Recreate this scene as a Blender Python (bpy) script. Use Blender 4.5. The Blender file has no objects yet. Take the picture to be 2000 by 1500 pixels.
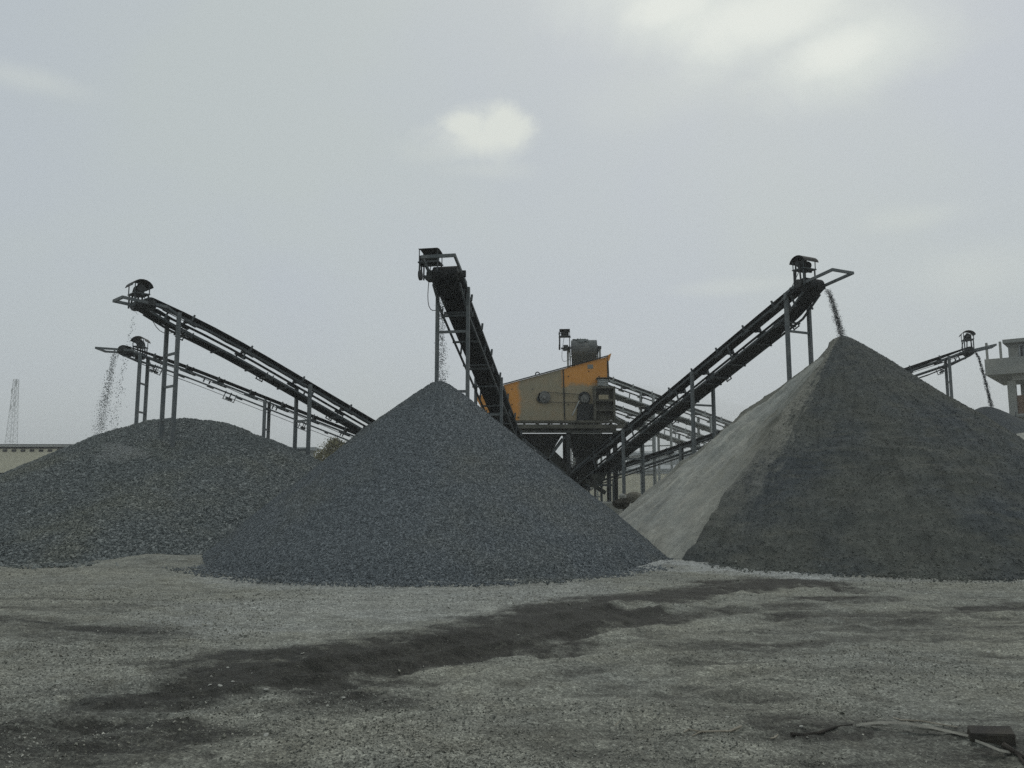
import bpy, math, random
import numpy as np
from mathutils import Vector, Matrix

random.seed(7)
rng = np.random.default_rng(11)
SC = bpy.context.scene
COL = SC.collection
R = math.radians

# ------------------------------------------------------------------ camera
F = 1503.0
PITCH = R(6.83)
CAMZ = 2.0
CP, SP = math.cos(PITCH), math.sin(PITCH)

def ray(px, py):
    x = (px - 1000) / F
    y = (750 - py) / F
    return Vector((x, CP - y * SP, SP + y * CP))

def P(px, py, Y):
    r = ray(px, py)
    return Vector((0, 0, CAMZ)) + r * (Y / r.y)

def G(px, py, z=0.0):
    r = ray(px, py)
    return Vector((0, 0, CAMZ)) + r * ((z - CAMZ) / r.z)

cam = bpy.data.cameras.new("camera")
camo = bpy.data.objects.new("camera", cam)
COL.objects.link(camo)
cam.sensor_width = 36
cam.lens = F / 2000 * 36
cam.clip_start = 0.1
cam.clip_end = 20000
camo.location = (0, 0, CAMZ)
camo.rotation_euler = (R(90) + PITCH, 0, 0)
SC.camera = camo

# ------------------------------------------------------------------ helpers
def tag(o, label=None, cat=None, group=None, kind=None):
    if label: o['label'] = label
    if cat: o['category'] = cat
    if group: o['group'] = group
    if kind: o['kind'] = kind
    return o

def empty(name, loc, label=None, cat=None, group=None):
    o = bpy.data.objects.new(name, None)
    COL.objects.link(o)
    o.location = loc
    o.empty_display_size = 0.3
    return tag(o, label, cat, group)

def worldloc(o):
    v = Vector((0, 0, 0))
    while o is not None:
        v += Vector(o.location)
        o = o.parent
    return v

class MB:
    def __init__(self):
        self.v = []
        self.f = []

    def add(self, vs, fs):
        n = len(self.v)
        self.v += [tuple(x) for x in vs]
        self.f += [tuple(i + n for i in f) for f in fs]
        return self

    def hexa(self, p):   # 8 corners: bottom 4 then top 4
        return self.add(p, [(0, 3, 2, 1), (4, 5, 6, 7), (0, 1, 5, 4), (1, 2, 6, 5), (2, 3, 7, 6), (3, 0, 4, 7)])

    def box(self, c, sx, sy, sz, M=None):
        c = Vector(c)
        p = []
        for z in (-.5, .5):
            for x, y in ((-.5, -.5), (.5, -.5), (.5, .5), (-.5, .5)):
                q = Vector((x * sx, y * sy, z * sz))
                if M is not None: q = M @ q
                p.append(c + q)
        return self.hexa(p)

    def bar(self, p, q, w, h, up=(0, 0, 1)):
        p, q = Vector(p), Vector(q)
        d = (q - p).normalized()
        up = Vector(up)
        l = d.cross(up)
        if l.length < 1e-4: l = d.cross(Vector((0, 1, 0)))
        l.normalize()
        n = l.cross(d)
        a = l * (w / 2); b = n * (h / 2)
        return self.hexa([p - a - b, p + a - b, q + a - b, q - a - b, p - a + b, p + a + b, q + a + b, q - a + b])

    def angle(self, p, q, w, t=0.012, up=(0, 0, 1)):   # L section
        p, q = Vector(p), Vector(q)
        d = (q - p).normalized()
        up = Vector(up)
        l = d.cross(up).normalized()
        n = l.cross(d)
        self.bar(p + n * 0, q + n * 0, w, t, up)
        self.bar(p + l * (w / 2 - t / 2) - n * (w / 2 + t * .3), q + l * (w / 2 - t / 2) - n * (w / 2 + t * .3), t, w, up)
        return self

    def cyl(self, p, q, r, n=12, r2=None, caps=True):
        p, q = Vector(p), Vector(q)
        r2 = r if r2 is None else r2
        d = (q - p).normalized()
        a = d.orthogonal().normalized(); b = d.cross(a)
        vs = []
        for c, rr in ((p, r), (q, r2)):
            for i in range(n):
                t = 2 * math.pi * i / n
                vs.append(c + (a * math.cos(t) + b * math.sin(t)) * rr)
        fs = [(i, (i + 1) % n, n + (i + 1) % n, n + i) for i in range(n)]
        if caps:
            fs.append(tuple(range(n - 1, -1, -1))); fs.append(tuple(range(n, 2 * n)))
        return self.add(vs, fs)

    def tube(self, pts, r, n=6, r_end=None):
        pts = [Vector(p) for p in pts]
        rings = []
        m = len(pts)
        base = None
        for k, p in enumerate(pts):
            d = (pts[min(k + 1, m - 1)] - pts[max(k - 1, 0)]).normalized()
            if base is None: base = d.orthogonal().normalized()
            a = (base - d * base.dot(d)).normalized(); base = a
            b = d.cross(a)
            rr = r if r_end is None else r + (r_end - r) * k / (m - 1)
            rings.append([p + (a * math.cos(2 * math.pi * i / n) + b * math.sin(2 * math.pi * i / n)) * rr for i in range(n)])
        vs = [v for rg in rings for v in rg]
        fs = []
        for k in range(m - 1):
            for i in range(n):
                j = (i + 1) % n
                fs.append((k * n + i, k * n + j, (k + 1) * n + j, (k + 1) * n + i))
        fs.append(tuple(range(n - 1, -1, -1))); fs.append(tuple(range((m - 1) * n, m * n)))
        return self.add(vs, fs)

    def prism(self, poly, vec):
        poly = [Vector(p) for p in poly]
        n = len(poly)
        vec = Vector(vec)
        vs = poly + [p + vec for p in poly]
        fs = [tuple(range(n - 1, -1, -1)), tuple(range(n, 2 * n))]
        fs += [(i, (i + 1) % n, n + (i + 1) % n, n + i) for i in range(n)]
        return self.add(vs, fs)

    def sweep(self, sections, closed=True):   # list of equal-length vertex loops
        n = len(sections[0])
        vs = [v for s in sections for v in s]
        fs = []
        for k in range(len(sections) - 1):
            for i in range(n if closed else n - 1):
                j = (i + 1) % n
                fs.append((k * n + i, k * n + j, (k + 1) * n + j, (k + 1) * n + i))
        if closed:
            fs.append(tuple(range(n - 1, -1, -1)))
            fs.append(tuple(range((len(sections) - 1) * n, len(sections) * n)))
        return self.add(vs, fs)

    def build(self, name, mat, parent=None, smooth=False, at=None):
        me = bpy.data.meshes.new(name)
        base = worldloc(parent) if parent is not None else Vector((0, 0, 0))
        loc = Vector((0, 0, 0))
        if parent is None or at is not None:
            if at is None:
                xs = np.array(self.v)
                at = Vector((float(xs[:, 0].mean()), float(xs[:, 1].mean()), float(xs[:, 2].min())))
            loc = Vector(at) - base
        off = base + loc
        me.from_pydata([(v[0] - off[0], v[1] - off[1], v[2] - off[2]) for v in self.v], [], self.f)
        me.update()
        import bmesh
        bm = bmesh.new(); bm.from_mesh(me)
        bmesh.ops.recalc_face_normals(bm, faces=bm.faces)
        bm.to_mesh(me); bm.free()
        me.materials.append(mat)
        if smooth:
            me.polygons.foreach_set('use_smooth', [True] * len(me.polygons))
        o = bpy.data.objects.new(name, me)
        COL.objects.link(o)
        if parent is not None: o.parent = parent
        o.location = loc
        return o

def npmesh(name, V, T, mat, smooth=False, loc=(0, 0, 0), attrs=None):
    me = bpy.data.meshes.new(name)
    V = np.asarray(V, dtype=np.float32) - np.array(loc, dtype=np.float32)
    T = np.asarray(T, dtype=np.int32)
    k = T.shape[1]
    me.vertices.add(len(V)); me.vertices.foreach_set('co', V.ravel())
    me.loops.add(len(T) * k); me.loops.foreach_set('vertex_index', T.ravel())
    me.polygons.add(len(T))
    me.polygons.foreach_set('loop_start', np.arange(0, len(T) * k, k, dtype=np.int32))
    if smooth is not False:
        sm = np.ones(len(T), dtype=bool) if smooth is True else np.asarray(smooth)
        me.polygons.foreach_set('use_smooth', sm)
    else:
        me.polygons.foreach_set('use_smooth', np.zeros(len(T), dtype=bool))
    for an, av in (attrs or {}).items():
        a = me.attributes.new(an, 'FLOAT', 'POINT')
        a.data.foreach_set('value', np.asarray(av, dtype=np.float32))
    me.update(calc_edges=True)
    me.validate()
    me.materials.append(mat)
    o = bpy.data.objects.new(name, me)
    COL.objects.link(o)
    o.location = loc
    return o

# ---- numpy noise
def _hash(ix, iy, seed):
    h = (ix.astype(np.int64) * 374761393 + iy.astype(np.int64) * 668265263 + seed * 1442695041) & 0x7fffffff
    h = ((h ^ (h >> 13)) * 1274126177) & 0x7fffffff
    h = h ^ (h >> 16)
    return (h & 0xffff) / 65535.0

def vnoise(x, y, seed=0):
    ix = np.floor(x); iy = np.floor(y)
    fx = x - ix; fy = y - iy
    fx = fx * fx * (3 - 2 * fx); fy = fy * fy * (3 - 2 * fy)
    a = _hash(ix, iy, seed); b = _hash(ix + 1, iy, seed)
    c = _hash(ix, iy + 1, seed); d = _hash(ix + 1, iy + 1, seed)
    return (a * (1 - fx) + b * fx) * (1 - fy) + (c * (1 - fx) + d * fx) * fy - 0.5

def fbm(x, y, o=4, seed=0):
    s = 0; a = 1.0
    for k in range(o):
        s = s + a * vnoise(x, y, seed + k * 17)
        x = x * 2.03 + 5.3; y = y * 2.03 + 1.7; a *= 0.5
    return s

def polydist(x, y, pts):
    best = np.full(x.shape, 1e9); sgn = np.zeros(x.shape); along = np.zeros(x.shape)
    acc = 0.0
    for (ax, ay), (bx, by) in zip(pts[:-1], pts[1:]):
        dx, dy = bx - ax, by - ay
        L = math.hypot(dx, dy)
        t = np.clip(((x - ax) * dx + (y - ay) * dy) / (L * L), 0, 1)
        ex = x - ax - t * dx; ey = y - ay - t * dy
        d = np.hypot(ex, ey)
        s = (dx * ey - dy * ex) / L
        m = d < best
        best = np.where(m, d, best); sgn = np.where(m, s, sgn); along = np.where(m, acc + t * L, along)
        acc += L
    return best, sgn, along

# ---- stone scatter
PHI = (1 + 5 ** .5) / 2
ICO_V = np.array([(-1, PHI, 0), (1, PHI, 0), (-1, -PHI, 0), (1, -PHI, 0), (0, -1, PHI), (0, 1, PHI), (0, -1, -PHI), (0, 1, -PHI), (PHI, 0, -1), (PHI, 0, 1), (-PHI, 0, -1), (-PHI, 0, 1)], float)
ICO_V /= np.linalg.norm(ICO_V[0])
ICO_T = np.array([(0, 11, 5), (0, 5, 1), (0, 1, 7), (0, 7, 10), (0, 10, 11), (1, 5, 9), (5, 11, 4), (11, 10, 2), (10, 7, 6), (7, 1, 8), (3, 9, 4), (3, 4, 2), (3, 2, 6), (3, 6, 8), (3, 8, 9), (4, 9, 5), (2, 4, 11), (6, 2, 10), (8, 6, 7), (9, 8, 1)])
OCT_V = np.array([(1, 0, 0), (0, 1, 0), (-1, 0, 0), (0, -1, 0), (0, 0, 1), (0, 0, -1)], float)
OCT_T = np.array([(0, 1, 4), (1, 2, 4), (2, 3, 4), (3, 0, 4), (1, 0, 5), (2, 1, 5), (3, 2, 5), (0, 3, 5)])

def stones(pos, size, ico=False, flat=0.62, seed=1):
    g = np.random.default_rng(seed)
    N = len(pos)
    bv, bt = (ICO_V, ICO_T) if ico else (OCT_V, OCT_T)
    k = len(bv)
    V = bv[None] * (0.75 + 0.5 * g.random((N, k, 1)))
    S = np.stack([np.ones(N), 0.65 + 0.3 * g.random(N), flat * (0.7 + 0.6 * g.random(N))], 1)
    V = V * S[:, None, :]
    q = g.normal(size=(N, 4)); q /= np.linalg.norm(q, axis=1, keepdims=True)
    w, x, y, z = q.T
    M = np.stack([1 - 2 * (y * y + z * z), 2 * (x * y - w * z), 2 * (x * z + w * y),
                  2 * (x * y + w * z), 1 - 2 * (x * x + z * z), 2 * (y * z - w * x),
                  2 * (x * z - w * y), 2 * (y * z + w * x), 1 - 2 * (x * x + y * y)], 1).reshape(N, 3, 3)
    V = np.einsum('nij,nkj->nki', M, V) * size[:, None, None] + pos[:, None, :]
    T = bt[None] + (np.arange(N) * k)[:, None, None]
    return V.reshape(-1, 3), T.reshape(-1, 3)

# ------------------------------------------------------------------ materials
class NT:
    def __init__(self, name):
        self.m = bpy.data.materials.new(name)
        self.m.use_nodes = True
        self.n = self.m.node_tree.nodes; self.l = self.m.node_tree.links
        self.b = self.n['Principled BSDF']
        self.b.inputs['Specular IOR Level'].default_value = 0.25

    def node(self, t, **kw):
        nd = self.n.new(t)
        for k, v in kw.items(): setattr(nd, k, v)
        return nd

    def link(self, a, b): self.l.new(a, b)

    def coords(self, scale=(1, 1, 1), kind='Object'):
        tc = self.node('ShaderNodeTexCoord')
        mp = self.node('ShaderNodeMapping')
        mp.inputs['Scale'].default_value = scale
        self.link(tc.outputs[kind], mp.inputs['Vector'])
        return mp.outputs['Vector']

    def noise(self, vec, scale, detail=4, rough=0.55, dist=0.0):
        nd = self.node('ShaderNodeTexNoise')
        nd.inputs['Scale'].default_value = scale; nd.inputs['Detail'].default_value = detail
        nd.inputs['Roughness'].default_value = rough; nd.inputs['Distortion'].default_value = dist
        self.link(vec, nd.inputs['Vector'])
        return nd.outputs['Fac']

    def voronoi(self, vec, scale, out='Color'):
        nd = self.node('ShaderNodeTexVoronoi')
        nd.inputs['Scale'].default_value = scale
        self.link(vec, nd.inputs['Vector'])
        return nd.outputs[out]

    def ramp(self, fac, stops):
        nd = self.node('ShaderNodeValToRGB')
        e = nd.color_ramp.elements
        while len(e) < len(stops): e.new(0.5)
        for el, (p, c) in zip(e, stops):
            el.position = p
            el.color = (c, c, c, 1) if isinstance(c, (int, float)) else (*c, 1)
        self.link(fac, nd.inputs['Fac'])
        return nd.outputs['Color']

    def mix(self, fac, a, b, mode='MIX'):
        nd = self.node('ShaderNodeMix', data_type='RGBA', blend_type=mode)
        for inp, v in ((nd.inputs['Factor'], fac), (nd.inputs['A'], a), (nd.inputs['B'], b)):
            if isinstance(v, (int, float)): inp.default_value = v
            elif isinstance(v, tuple): inp.default_value = (*v, 1)
            else: self.link(v, inp)
        return nd.outputs['Result']

    def math(self, op, a, b=None, c=None):
        nd = self.node('ShaderNodeMath', operation=op)
        for i, v in enumerate((a, b, c)):
            if v is None: continue
            if isinstance(v, (int, float)): nd.inputs[i].default_value = v
            else: self.link(v, nd.inputs[i])
        return nd.outputs[0]

    def bump(self, h, strength=0.5, dist=0.02, prev=None):
        nd = self.node('ShaderNodeBump')
        nd.inputs['Strength'].default_value = strength; nd.inputs['Distance'].default_value = dist
        self.link(h, nd.inputs['Height'])
        if prev is not None: self.link(prev, nd.inputs['Normal'])
        return nd.outputs['Normal']

    def done(self, color=None, rough=None, normal=None, metal=None):
        for key, v in (('Base Color', color), ('Roughness', rough), ('Normal', normal), ('Metallic', metal)):
            if v is None: continue
            if isinstance(v, (int, float)): self.b.inputs[key].default_value = v
            elif isinstance(v, tuple): self.b.inputs[key].default_value = (*v, 1)
            else: self.link(v, self.b.inputs[key])
        return self.m

def mat_paint(name, c, c2, rough=0.6, scale=3.0, fine=40, metal=0.0):
    t = NT(name)
    v = t.coords()
    n1 = t.noise(v, scale, 5); n2 = t.noise(v, fine, 3)
    f = t.ramp(n1, [(0.4, 0.0), (0.66, 1.0)])
    col = t.mix(f, c, c2)
    col = t.mix(0.35, col, t.ramp(n2, [(0.3, 0.35), (0.7, 1.0)]), 'MULTIPLY')
    return t.done(col, t.math('ADD', t.math('MULTIPLY', n1, 0.25), rough - 0.12), t.bump(n2, 0.15, 0.004), metal)

def mat_stones(name, dark, mid, light, tint, patch=0.45, infill=28):
    t = NT(name)
    v = t.coords()
    gi = t.node('ShaderNodeNewGeometry')
    isl = t.node('ShaderNodeAttribute', attribute_name='loose').outputs['Fac']
    sepc = t.node('ShaderNodeSeparateColor'); t.link(t.voronoi(v, infill), sepc.inputs['Color'])
    rm = t.node('ShaderNodeMix', data_type='FLOAT')
    t.link(isl, rm.inputs['Factor']); t.link(sepc.outputs['Red'], rm.inputs['A']); t.link(gi.outputs['Random Per Island'], rm.inputs['B'])
    rnd = rm.outputs['Result']
    col = t.ramp(rnd, [(0.0, dark), (0.55, mid), (0.92, light), (1.0, tuple(min(1, x * 1.2) for x in light))])
    n = t.noise(v, patch, 4)
    col = t.mix(t.ramp(n, [(0.5, 0.0), (0.7, 0.45)]), col, t.mix(1.0, col, tint, 'MULTIPLY'))
    n2 = t.noise(v, 45, 3)
    col = t.mix(0.5, col, t.ramp(n2, [(0.3, 0.5), (0.7, 1.2)]), 'MULTIPLY')
    return t.done(col, 0.85, t.bump(n2, 0.3, 0.008, t.bump(t.voronoi(v, infill, 'Distance'), 0.7, 0.02)))

def mat_sand(name, c1, c2, c3, streak=(1, 1, 1), grain=70, spill=None, runnel=0.5):
    t = NT(name)
    v = t.coords(); vs = t.coords(streak)
    n0 = t.noise(v, 0.35, 4); n1 = t.noise(vs, 1.6, 5, 0.6, 0.3); n2 = t.noise(v, grain, 2); n3 = t.noise(v, 9, 4)
    # downslope runnels: noise laid out around the heap's axis
    tc = t.node('ShaderNodeTexCoord'); sp = t.node('ShaderNodeSeparateXYZ'); t.link(tc.outputs['Object'], sp.inputs[0])
    ang = t.math('ARCTAN2', sp.outputs['Y'], sp.outputs['X'])
    rad = t.math('SQRT', t.math('ADD', t.math('MULTIPLY', sp.outputs['X'], sp.outputs['X']), t.math('MULTIPLY', sp.outputs['Y'], sp.outputs['Y'])))
    cb = t.node('ShaderNodeCombineXYZ'); t.link(t.math('MULTIPLY', ang, 9.0), cb.inputs['X']); t.link(t.math('MULTIPLY', rad, 0.45), cb.inputs['Y'])
    na = t.noise(cb.outputs[0], 2.2, 5, 0.62, 0.25)
    col = t.mix(t.ramp(n0, [(0.42, 0.0), (0.62, 1.0)]), c1, c2)
    col = t.mix(t.ramp(n1, [(0.5, 0.0), (0.72, 0.7)]), col, c3)
    col = t.mix(runnel, col, t.ramp(na, [(0.32, 0.55), (0.68, 1.35)]), 'MULTIPLY')
    if spill:      # damp sand that slid over the dry face, thinning away from the slide edge
        w_ = t.node('ShaderNodeMapRange', interpolation_type='SMOOTHSTEP'); t.link(ang, w_.inputs['Value'])
        w_.inputs['From Min'].default_value = spill[1]; w_.inputs['From Max'].default_value = spill[2]
        wr = t.node('ShaderNodeMapRange'); t.link(rad, wr.inputs['Value']); wr.inputs['From Min'].default_value = 7.5; wr.inputs['From Max'].default_value = 4.0
        m_ = t.math('ADD', t.math('MULTIPLY', w_.outputs['Result'], 0.46), t.math('SUBTRACT', na, 0.5))
        m_ = t.math('ADD', m_, t.math('MULTIPLY', t.math('SUBTRACT', n3, .5), .35))
        m_ = t.math('MULTIPLY', t.ramp(m_, [(0.22, 0.0), (0.42, 0.85)]), wr.outputs['Result'])
        col = t.mix(m_, col, spill[0])
    col = t.mix(0.55, col, t.ramp(n2, [(0.32, 0.45), (0.7, 1.25)]), 'MULTIPLY')
    col = t.mix(0.45, col, t.ramp(n3, [(0.3, 0.6), (0.7, 1.2)]), 'MULTIPLY')
    lo = t.node('ShaderNodeAttribute', attribute_name='loose').outputs['Fac']
    gi = t.node('ShaderNodeNewGeometry')
    col = t.mix(lo, col, t.mix(1.0, col, t.ramp(gi.outputs['Random Per Island'], [(0.0, 0.95), (0.6, 1.3), (1.0, 2.3)]), 'MULTIPLY'))
    nb = t.bump(n3, 0.35, 0.05)
    return t.done(col, 0.95, t.bump(n2, 0.5, 0.02, nb))

M = {}
M['steel'] = mat_paint('weathered_steel', (0.055, 0.066, 0.070), (0.11, 0.12, 0.12), 0.6)
M['steel_light'] = mat_paint('dusty_galvanised_steel', (0.36, 0.385, 0.375), (0.46, 0.48, 0.46), 0.65)
M['steel_dark'] = mat_paint('dark_steel', (0.022, 0.026, 0.027), (0.05, 0.053, 0.05), 0.6)
M['post'] = mat_paint('post_steel', (0.12, 0.137, 0.143), (0.18, 0.192, 0.19), 0.6)
M['post_light'] = mat_paint('post_dusty_steel', (0.36, 0.385, 0.375), (0.46, 0.48, 0.46), 0.6)
M['rubber'] = mat_paint('belt_rubber', (0.010, 0.012, 0.013), (0.022, 0.024, 0.023), 0.75)
M['rubber_dusty'] = mat_paint('dusty_belt_rubber', (0.14, 0.152, 0.152), (0.22, 0.228, 0.215), 0.85)
M['wheel'] = mat_paint('worn_wheel_steel', (0.14, 0.145, 0.135), (0.25, 0.25, 0.23), 0.45, 6)
M['roof_dark'] = mat_paint('shed_sheet_steel', (0.022, 0.024, 0.023), (0.06, 0.052, 0.042), 0.6)
M['motor'] = mat_paint('motor_casing', (0.03, 0.035, 0.036), (0.07, 0.072, 0.066), 0.55)
M['dusty'] = mat_paint('dusty_olive_steel', (0.085, 0.083, 0.066), (0.15, 0.145, 0.115), 0.8)
M['under'] = mat_paint('dark_chute_plate', (0.032, 0.036, 0.032), (0.07, 0.072, 0.06), 0.75)
M['concrete'] = mat_paint('bare_concrete', (0.27, 0.28, 0.26), (0.36, 0.36, 0.32), 0.9, 0.6, 12)
M['brick'] = mat_paint('infill_brick', (0.22, 0.15, 0.105), (0.28, 0.2, 0.14), 0.9, 1.0, 14)
M['beige_wall'] = mat_paint('cream_render', (0.70, 0.665, 0.51), (0.76, 0.72, 0.57), 0.9, 0.2, 3)
M['roof_far'] = mat_paint('metal_roof_sheet', (0.22, 0.25, 0.26), (0.3, 0.32, 0.32), 0.6, 0.3, 4)
M['roof_pale'] = mat_paint('pale_roof_sheet', (0.55, 0.57, 0.56), (0.64, 0.65, 0.62), 0.6, 0.3, 4)
M['grey_wall'] = mat_paint('grey_cladding', (0.3, 0.33, 0.34), (0.38, 0.4, 0.4), 0.8, 0.3, 4)
M['mast'] = mat_paint('mast_steel', (0.36, 0.38, 0.38), (0.45, 0.46, 0.46), 0.5)
M['dark_gap'] = mat_paint('dark_opening', (0.02, 0.022, 0.022), (0.04, 0.04, 0.04), 0.8)
M['wood'] = mat_paint('old_timber', (0.035, 0.033, 0.03), (0.075, 0.068, 0.055), 0.85, 4, 60)
M['twig'] = mat_paint('dry_twig', (0.30, 0.27, 0.21), (0.42, 0.38, 0.31), 0.85, 6, 60)
M['twig_dark'] = mat_paint('dark_stick', (0.03, 0.027, 0.022), (0.07, 0.06, 0.05), 0.85, 6, 60)
M['strip'] = mat_paint('dry_palm_strip', (0.24, 0.235, 0.20), (0.34, 0.33, 0.28), 0.7, 3, 60)
M['bark'] = mat_paint('bark', (0.12, 0.10, 0.075), (0.2, 0.17, 0.13), 0.9, 4, 30)

t = NT('leaves')
gi = t.node('ShaderNodeNewGeometry')
M['leaf'] = t.done(t.ramp(gi.outputs['Random Per Island'], [(0.0, (0.12, 0.12, 0.06)), (0.6, (0.20, 0.185, 0.10)), (1.0, (0.30, 0.28, 0.18))]), 0.8)

# gravel in three sizes, two sands
M['gravel_coarse'] = mat_stones('coarse_gravel', (0.078, 0.09, 0.09), (0.165, 0.185, 0.182), (0.27, 0.29, 0.28), (1.12, 1.03, 0.80), .45, 17)
M['gravel_mid'] = mat_stones('medium_gravel', (0.082, 0.095, 0.101), (0.155, 0.175, 0.185), (0.23, 0.252, 0.26), (1.14, 1.03, 0.80), .45, 34)
M['gravel_ground'] = mat_stones('ground_gravel', (0.09, 0.092, 0.08), (0.235, 0.238, 0.205), (0.44, 0.435, 0.38), (1.1, 1.02, 0.85), 0.6)
M['sand_dark'] = mat_sand('damp_stone_sand', (0.108, 0.114, 0.100), (0.080, 0.091, 0.095), (0.138, 0.140, 0.117), (1, 1, 4), 70, ((0.26, 0.255, 0.215), -2.12, -2.46))
M['sand_far'] = mat_sand('far_stone_sand', (0.075, 0.086, 0.09), (0.06, 0.07, 0.073), (0.12, 0.125, 0.115), (1, 1, 4))
M['sand_pale'] = mat_sand('dry_stone_dust', (0.385, 0.385, 0.335), (0.33, 0.34, 0.31), (0.43, 0.42, 0.355), (2.2, 2.2, 0.5), 50, ((0.15, 0.15, 0.122), -2.95, -2.44), 0.55)

# ------------------------------------------------------------------ world sky
SUN_EL, SUN_AZ = R(52), R(22)     # azimuth clockwise from +Y
w = bpy.data.worlds.new("World"); SC.world = w
w.use_nodes = True
wn, wl = w.node_tree.nodes, w.node_tree.links
bg = wn['Background']
class WT(NT):
    def __init__(self):
        self.n = wn; self.l = wl
W = WT()
sky = W.node('ShaderNodeTexSky', sky_type='NISHITA')
sky.sun_disc = False
sky.sun_elevation = SUN_EL; sky.sun_rotation = SUN_AZ
sky.dust_density = 4.0; sky.air_density = 1.2; sky.altitude = 0
tc = W.node('ShaderNodeTexCoord')
DIR = tc.outputs['Generated']
nlow = W.noise(DIR, 2.2, 4, 0.5, 0.4)
veil = W.mix(W.ramp(nlow, [(0.38, 0.0), (0.64, 1.0)]), (4.95, 5.4, 5.8), (5.1, 5.6, 5.55))
col = W.mix(0.9, sky.outputs['Color'], veil)
nc = W.noise(DIR, 15, 9, 0.66, 0.35)
nc2 = W.noise(DIR, 7, 8, 0.62, 0.4)
def vdot(vec):
    nd = W.node('ShaderNodeVectorMath', operation='DOT_PRODUCT')
    W.link(DIR, nd.inputs[0]); nd.inputs[1].default_value = vec
    return nd.outputs['Value']
def cloud(px, py, rx, ry, nz, amt, soft):
    c = ray(px, py).normalized()
    r_ = Vector((0, 0, 1)).cross(c).normalized() * -1
    u_ = r_.cross(c)
    s = 1.0 / F / (1 + ((px - 1000) / F) ** 2) ** .5
    a = W.math('DIVIDE', vdot(r_), rx * s); b = W.math('DIVIDE', vdot(u_), ry * s)
    d = W.math('SQRT', W.math('ADD', W.math('MULTIPLY', a, a), W.math('MULTIPLY', b, b)))
    d = W.math('ADD', d, W.math('MULTIPLY', W.math('SUBTRACT', nz, 0.5), amt))
    front = W.math('GREATER_THAN', vdot(c), 0.2)
    m = W.node('ShaderNodeMapRange', interpolation_type='SMOOTHSTEP')
    W.link(d, m.inputs['Value'])
    m.inputs['From Min'].default_value = 1.15; m.inputs['From Max'].default_value = 1.15 - soft
    return W.math('MULTIPLY', m.outputs['Result'], front)
def vmax(*a):
    r = a[0]
    for x in a[1:]: r = W.math('MAXIMUM', r, x)
    return r
puff = vmax(cloud(915, 244, 62, 42, nc, 1.4, 0.8), cloud(985, 250, 76, 46, nc, 1.4, 0.75), cloud(945, 268, 115, 46, nc, 1.0, 1.05))
big = vmax(cloud(1340, 20, 170, 90, nc2, 1.2, 1.1), cloud(1480, 40, 230, 120, nc2, 1.0, 1.1), cloud(1630, 105, 230, 100, nc2, 1.2, 1.2), cloud(1500, -120, 420, 170, nc2, 1.2, 1.0))
thin = vmax(cloud(865, 300, 110, 34, nc, 1.3, 1.3), cloud(950, 330, 130, 26, nc, 1.3, 1.3), cloud(1830, 90, 150, 60, nc2, 1.8, 1.2), cloud(1430, 560, 170, 22, nc2, 1.2, 1.1), cloud(1790, 425, 130, 32, nc2, 1.4, 1.2), cloud(1900, 530, 190, 80, nc2, 1.6, 1.3), cloud(40, 150, 140, 30, nc2, 1.6, 1.2), cloud(1320, 180, 240, 70, nc2, 1.6, 1.3))
col = W.mix(W.math('MULTIPLY', thin, 0.35), col, (6.6, 7.0, 6.6))
col = W.mix(W.math('MULTIPLY', big, 0.9), col, (7.4, 7.8, 7.35))
core = vmax(cloud(1480, 40, 150, 60, nc2, 1.6, 1.0), cloud(1300, 15, 90, 40, nc, 1.4, .9), cloud(1640, 95, 100, 45, nc, 1.6, 1.0))
col = W.mix(W.math('MULTIPLY', core, 0.75), col, (8.2, 8.45, 7.9))
col = W.mix(W.math('MULTIPLY', puff, 0.9), col, (7.4, 7.7, 7.15))
W.link(col, bg.inputs['Color'])
bg.inputs['Strength'].default_value = 0.1

sun = bpy.data.lights.new("sun", 'SUN')
sun.energy = 0.6; sun.angle = R(20); sun.color = (1.0, 0.96, 0.9)
so = bpy.data.objects.new("sun", sun); COL.objects.link(so)
sd = Vector((math.sin(SUN_AZ) * math.cos(SUN_EL), math.cos(SUN_AZ) * math.cos(SUN_EL), math.sin(SUN_EL)))
so.rotation_euler = sd.to_track_quat('Z', 'Y').to_euler()
so.location = (0, 0, 60)

# ------------------------------------------------------------------ ground
def GP(*pts): return [tuple(G(x, y)[:2]) for x, y in pts]
WET = [  # image-read stain outlines, laid out on the ground: polyline, half width (m), strength
    (GP((440, 1322), (600, 1305), (760, 1275), (950, 1240), (1190, 1195)), 0.95, 1.0),
    (GP((1080, 1188), (1230, 1170), (1390, 1150)), 0.6, 1.0),
    (GP((1440, 1142), (1510, 1137), (1580, 1140)), 0.75, 1.0),
    (GP((1560, 1166), (1720, 1166)), 0.35, 0.68),
    (GP((1580, 1203), (1780, 1203), (2000, 1180)), 0.5, 0.65),
    (GP((1230, 1215), (1400, 1190), (1560, 1180)), 0.4, 0.7),
    (GP((-60, 1225), (110, 1245), (300, 1245)), 0.5, 0.6),
    (GP((110, 1405), (170, 1380), (240, 1378)), 0.22, 0.7),
    (GP((170, 1440), (300, 1425), (330, 1460)), 0.35, 0.5),
    (GP((-20, 1480), (120, 1500)), 0.4, 0.6),
    (GP((1480, 1412), (1560, 1412)), 0.14, 0.75),
    (GP((1330, 1395), (1400, 1405)), 0.14, 0.5),
    (GP((1660, 1480), (1800, 1495)), 0.25, 0.6),
    (GP((1880, 1440), (2010, 1490)), 0.35, 0.65),
    (GP((1150, 1480), (1300, 1500)), 0.3, 0.5),
    (GP((1560, 1310), (1800, 1290), (2000, 1300)), 0.7, 0.3),
    (GP((200, 1098), (390, 1092)), 0.35, 0.55),
]
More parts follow.
